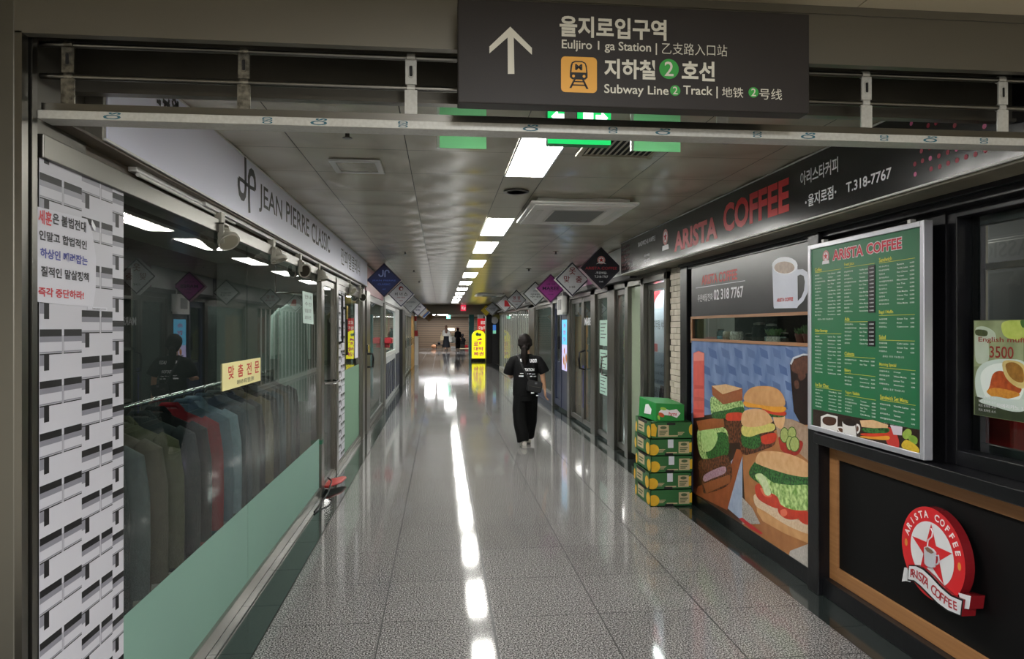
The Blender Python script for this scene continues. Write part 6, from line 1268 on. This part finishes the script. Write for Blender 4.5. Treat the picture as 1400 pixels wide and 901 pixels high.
def walker(name, label, x, y, h, hairc, topc, lowc, skirt, hairlong, hat=None):
    k = h/1.62; t = thing('person', label, 'person', (x, y, 0)); W = lambda dx, dy, z: (x+dx*k, y+dy*k, z*k); R = lambda *r: [q*k for q in r]
    m = MB(); loft(m, [(W(0, 0, .8), .14*k, .1*k), (W(0, 0, 1.0), .115*k, .085*k), (W(0, 0, 1.2), .14*k, .09*k), (W(0, 0, 1.33), .13*k, .07*k), (W(0, 0, 1.38), .05*k, .05*k)], 16)
    m.tube([W(0, 0, 1.34), W(0, .01, 1.42), W(0, .02, 1.48)], R(.05, .047, .047), 10); hc = W(0, .03, 1.5); head(m, hc)
    for s_ in (-1, 1):
        m.tube([W(s_*.13, 0, 1.31), W(s_*.17, 0, 1.26), W(s_*.2, -.01, 1.05), W(s_*.22, .03, .82)], R(.042, .046, .038, .026), 10); hand(m, W(s_*.222, .035, .81), (0, .1, -1), s_)
        m.tube([W(s_*.07, 0, .85), W(s_*.07, s_*.04, .48), W(s_*.06, s_*.1, .08)], R(.085, .058, .036), 10); m.tube([W(s_*.06, s_*.1-.04, .04), W(s_*.06, s_*.1+.13, .035)], R(.034, .026), 8)
    build('body', m, SKIN, t, remesh=.008); face(t, hc)
    m = MB(); m.ball((hc[0], hc[1]-.012, hc[2]+.03), .106, 16, sq=(.92, 1, 1.02))
    if hairlong: m.tube([(hc[0], hc[1]-.05, hc[2]+.02), (hc[0], hc[1]-.1, hc[2]-.12), (hc[0], hc[1]-.13, hc[2]-.35), (hc[0], hc[1]-.12, hc[2]-.5)], [(.09, .05), (.1, .05), (.1, .045), (.06, .03)], 12)
    else: m.ball((hc[0], hc[1]-.05, hc[2]-.05), .085, 12)
    build('hair', m, hairc, t, remesh=.012)
    if hat: build('cap', MB().lathe([(.112, 0), (.11, .04), (.085, .085), (.03, .105)], (hc[0], hc[1]-.005, hc[2]+.045), 18), hat, t, smooth=True)
    m = MB(); loft(m, [(W(0, 0, .92), .165*k, .12*k), (W(0, 0, 1.2), .17*k, .115*k), (W(0, 0, 1.32), .15*k, .09*k), (W(0, 0, 1.39), .07*k, .06*k)], 18)
    for s_ in (-1, 1): m.tube([W(s_*.1, 0, 1.32), W(s_*.175, 0, 1.26), W(s_*.205, -.01, 1.05), W(s_*.225, .02, .88)], R(.05, .06, .052, .045), 10)
    build('top', m, topc, t, remesh=.012); m = MB()
    if skirt: loft(m, [(W(0, 0, .2), .25*k, .2*k), (W(0, 0, .6), .2*k, .16*k), (W(0, 0, .95), .15*k, .11*k), (W(0, 0, 1.0), .14*k, .1*k)], 20); build('skirt', m, lowc, t, smooth=True)
    else:
        loft(m, [(W(0, 0, .7), .17*k, .13*k), (W(0, 0, .96), .15*k, .11*k)], 18)
        for s_ in (-1, 1): m.tube([W(s_*.08, 0, .8), W(s_*.085, s_*.04, .48), W(s_*.075, s_*.09, .1)], R(.1, .1, .095), 12)
        build('trousers', m, lowc, t, remesh=.014)
    for s_ in (-1, 1): build('shoe', MB().tube([W(s_*.06, s_*.1-.06, .05), W(s_*.06, s_*.1+.05, .05), W(s_*.06, s_*.1+.17, .03)], [(.03*k, .045*k), (.042*k, .045*k), (.03*k, .02*k)], 10), BLACKM, t, smooth=True)
    return W
CW = mat('white_cloth', '#dcdad4', .8); CN = mat('dark_skirt', '#191b24', .85); HB = mat('hair_brown', '#7a5540', .5, noise=(90, '#5a3c2c', .6, (1, 1, .1)))
walker('a', 'woman with long brown hair, white top and long dark skirt at the far end', .37, 50.6, 1.78, HB, CW, CN, True, True)
walker('b', 'person in black with a dark red cap and pale bag at the far end', 1.22, 51.6, 1.62, HAIRB, TEE, TRS, False, False, mat('cap_red', '#6a2228', .6))
def tote(label, x, y, z, w_, h, m_, sm=None):
    t = thing('tote_bag', label, 'bag', (x, y, z)); m = MB(); loft(m, [((x, y, z), w_*.42, .06), ((x, y, z+h*.3), w_*.5, .08), ((x, y, z+h*.8), w_*.42, .06), ((x, y, z+h), w_*.34, .03)], 16); build('body', m, m_, t, smooth=True)
    build('strap', MB().tube([(x-w_*.2, y, z+h), (x-w_*.12, y, z+h+.22), (x+w_*.12, y, z+h+.22), (x+w_*.2, y, z+h)], .016, 6), sm or m_, t)
tote('cream tote bag in the left hand of the woman with long hair', .08, 50.6, .72, .3, .34, mat('bag_cream', '#d8c8a0', .7)); tote('white shopping bag in the right hand of the woman with long hair', .66, 50.6, .58, .26, .4, CW)
tote('white bag with a green strap held by the person in black', .86, 51.6, .5, .4, .48, CW, mat('strap_green', '#2f8a50', .6))
x, y = 1.66, 54.9
t = thing('person', 'seated person in black by the brown end wall', 'person', (x, y, 0)); m = MB()
tag(build('low_stool', MB().box(x-.18, y-.2, .0, x+.18, y+.16, .3), BLACKM, bevel=.02), 'low black box seat under the seated person in black', 'stool')
loft(m, [((x, y, .34), .16, .13), ((x, y-.02, .5), .14, .11), ((x, y-.04, .75), .16, .1), ((x, y-.04, .86), .12, .07), ((x, y-.03, .9), .05, .05)], 16); m.tube([(x, y-.03, .86), (x, y-.02, 1.0)], [.05, .048], 10); head(m, (x, y, 1.02))
for s_ in (-1, 1):
    m.tube([(x+s_*.14, y-.04, .84), (x+s_*.2, y-.02, .62), (x+s_*.16, y+.18, .5)], [.045, .042, .028], 10); hand(m, (x+s_*.15, y+.2, .5), (-s_*.2, 1, -.1), s_); m.tube([(x+s_*.08, y, .37), (x+s_*.12, y+.36, .42), (x+s_*.12, y+.4, .08)], [.085, .06, .038], 10); m.tube([(x+s_*.12, y+.37, .04), (x+s_*.12, y+.54, .035)], [.034, .026], 8)
build('body', m, SKIN, t, remesh=.009); face(t, (x, y, 1.02)); m = MB(); m.ball((x, y-.012, 1.05), .108, 16); m.ball((x, y-.05, .97), .09, 12); build('hair', m, HAIRB, t, remesh=.012)
m = MB(); loft(m, [((x, y, .3), .22, .2), ((x, y-.02, .5), .19, .15), ((x, y-.04, .78), .19, .13), ((x, y-.035, .89), .08, .07)], 18)
for s_ in (-1, 1): m.tube([(x+s_*.12, y-.04, .83), (x+s_*.21, y-.02, .62), (x+s_*.165, y+.14, .52)], [.06, .055, .045], 10); m.tube([(x+s_*.08, y, .37), (x+s_*.12, y+.36, .43), (x+s_*.12, y+.4, .12)], [.1, .08, .07], 10)
build('coat', m, TEE, t, remesh=.012)
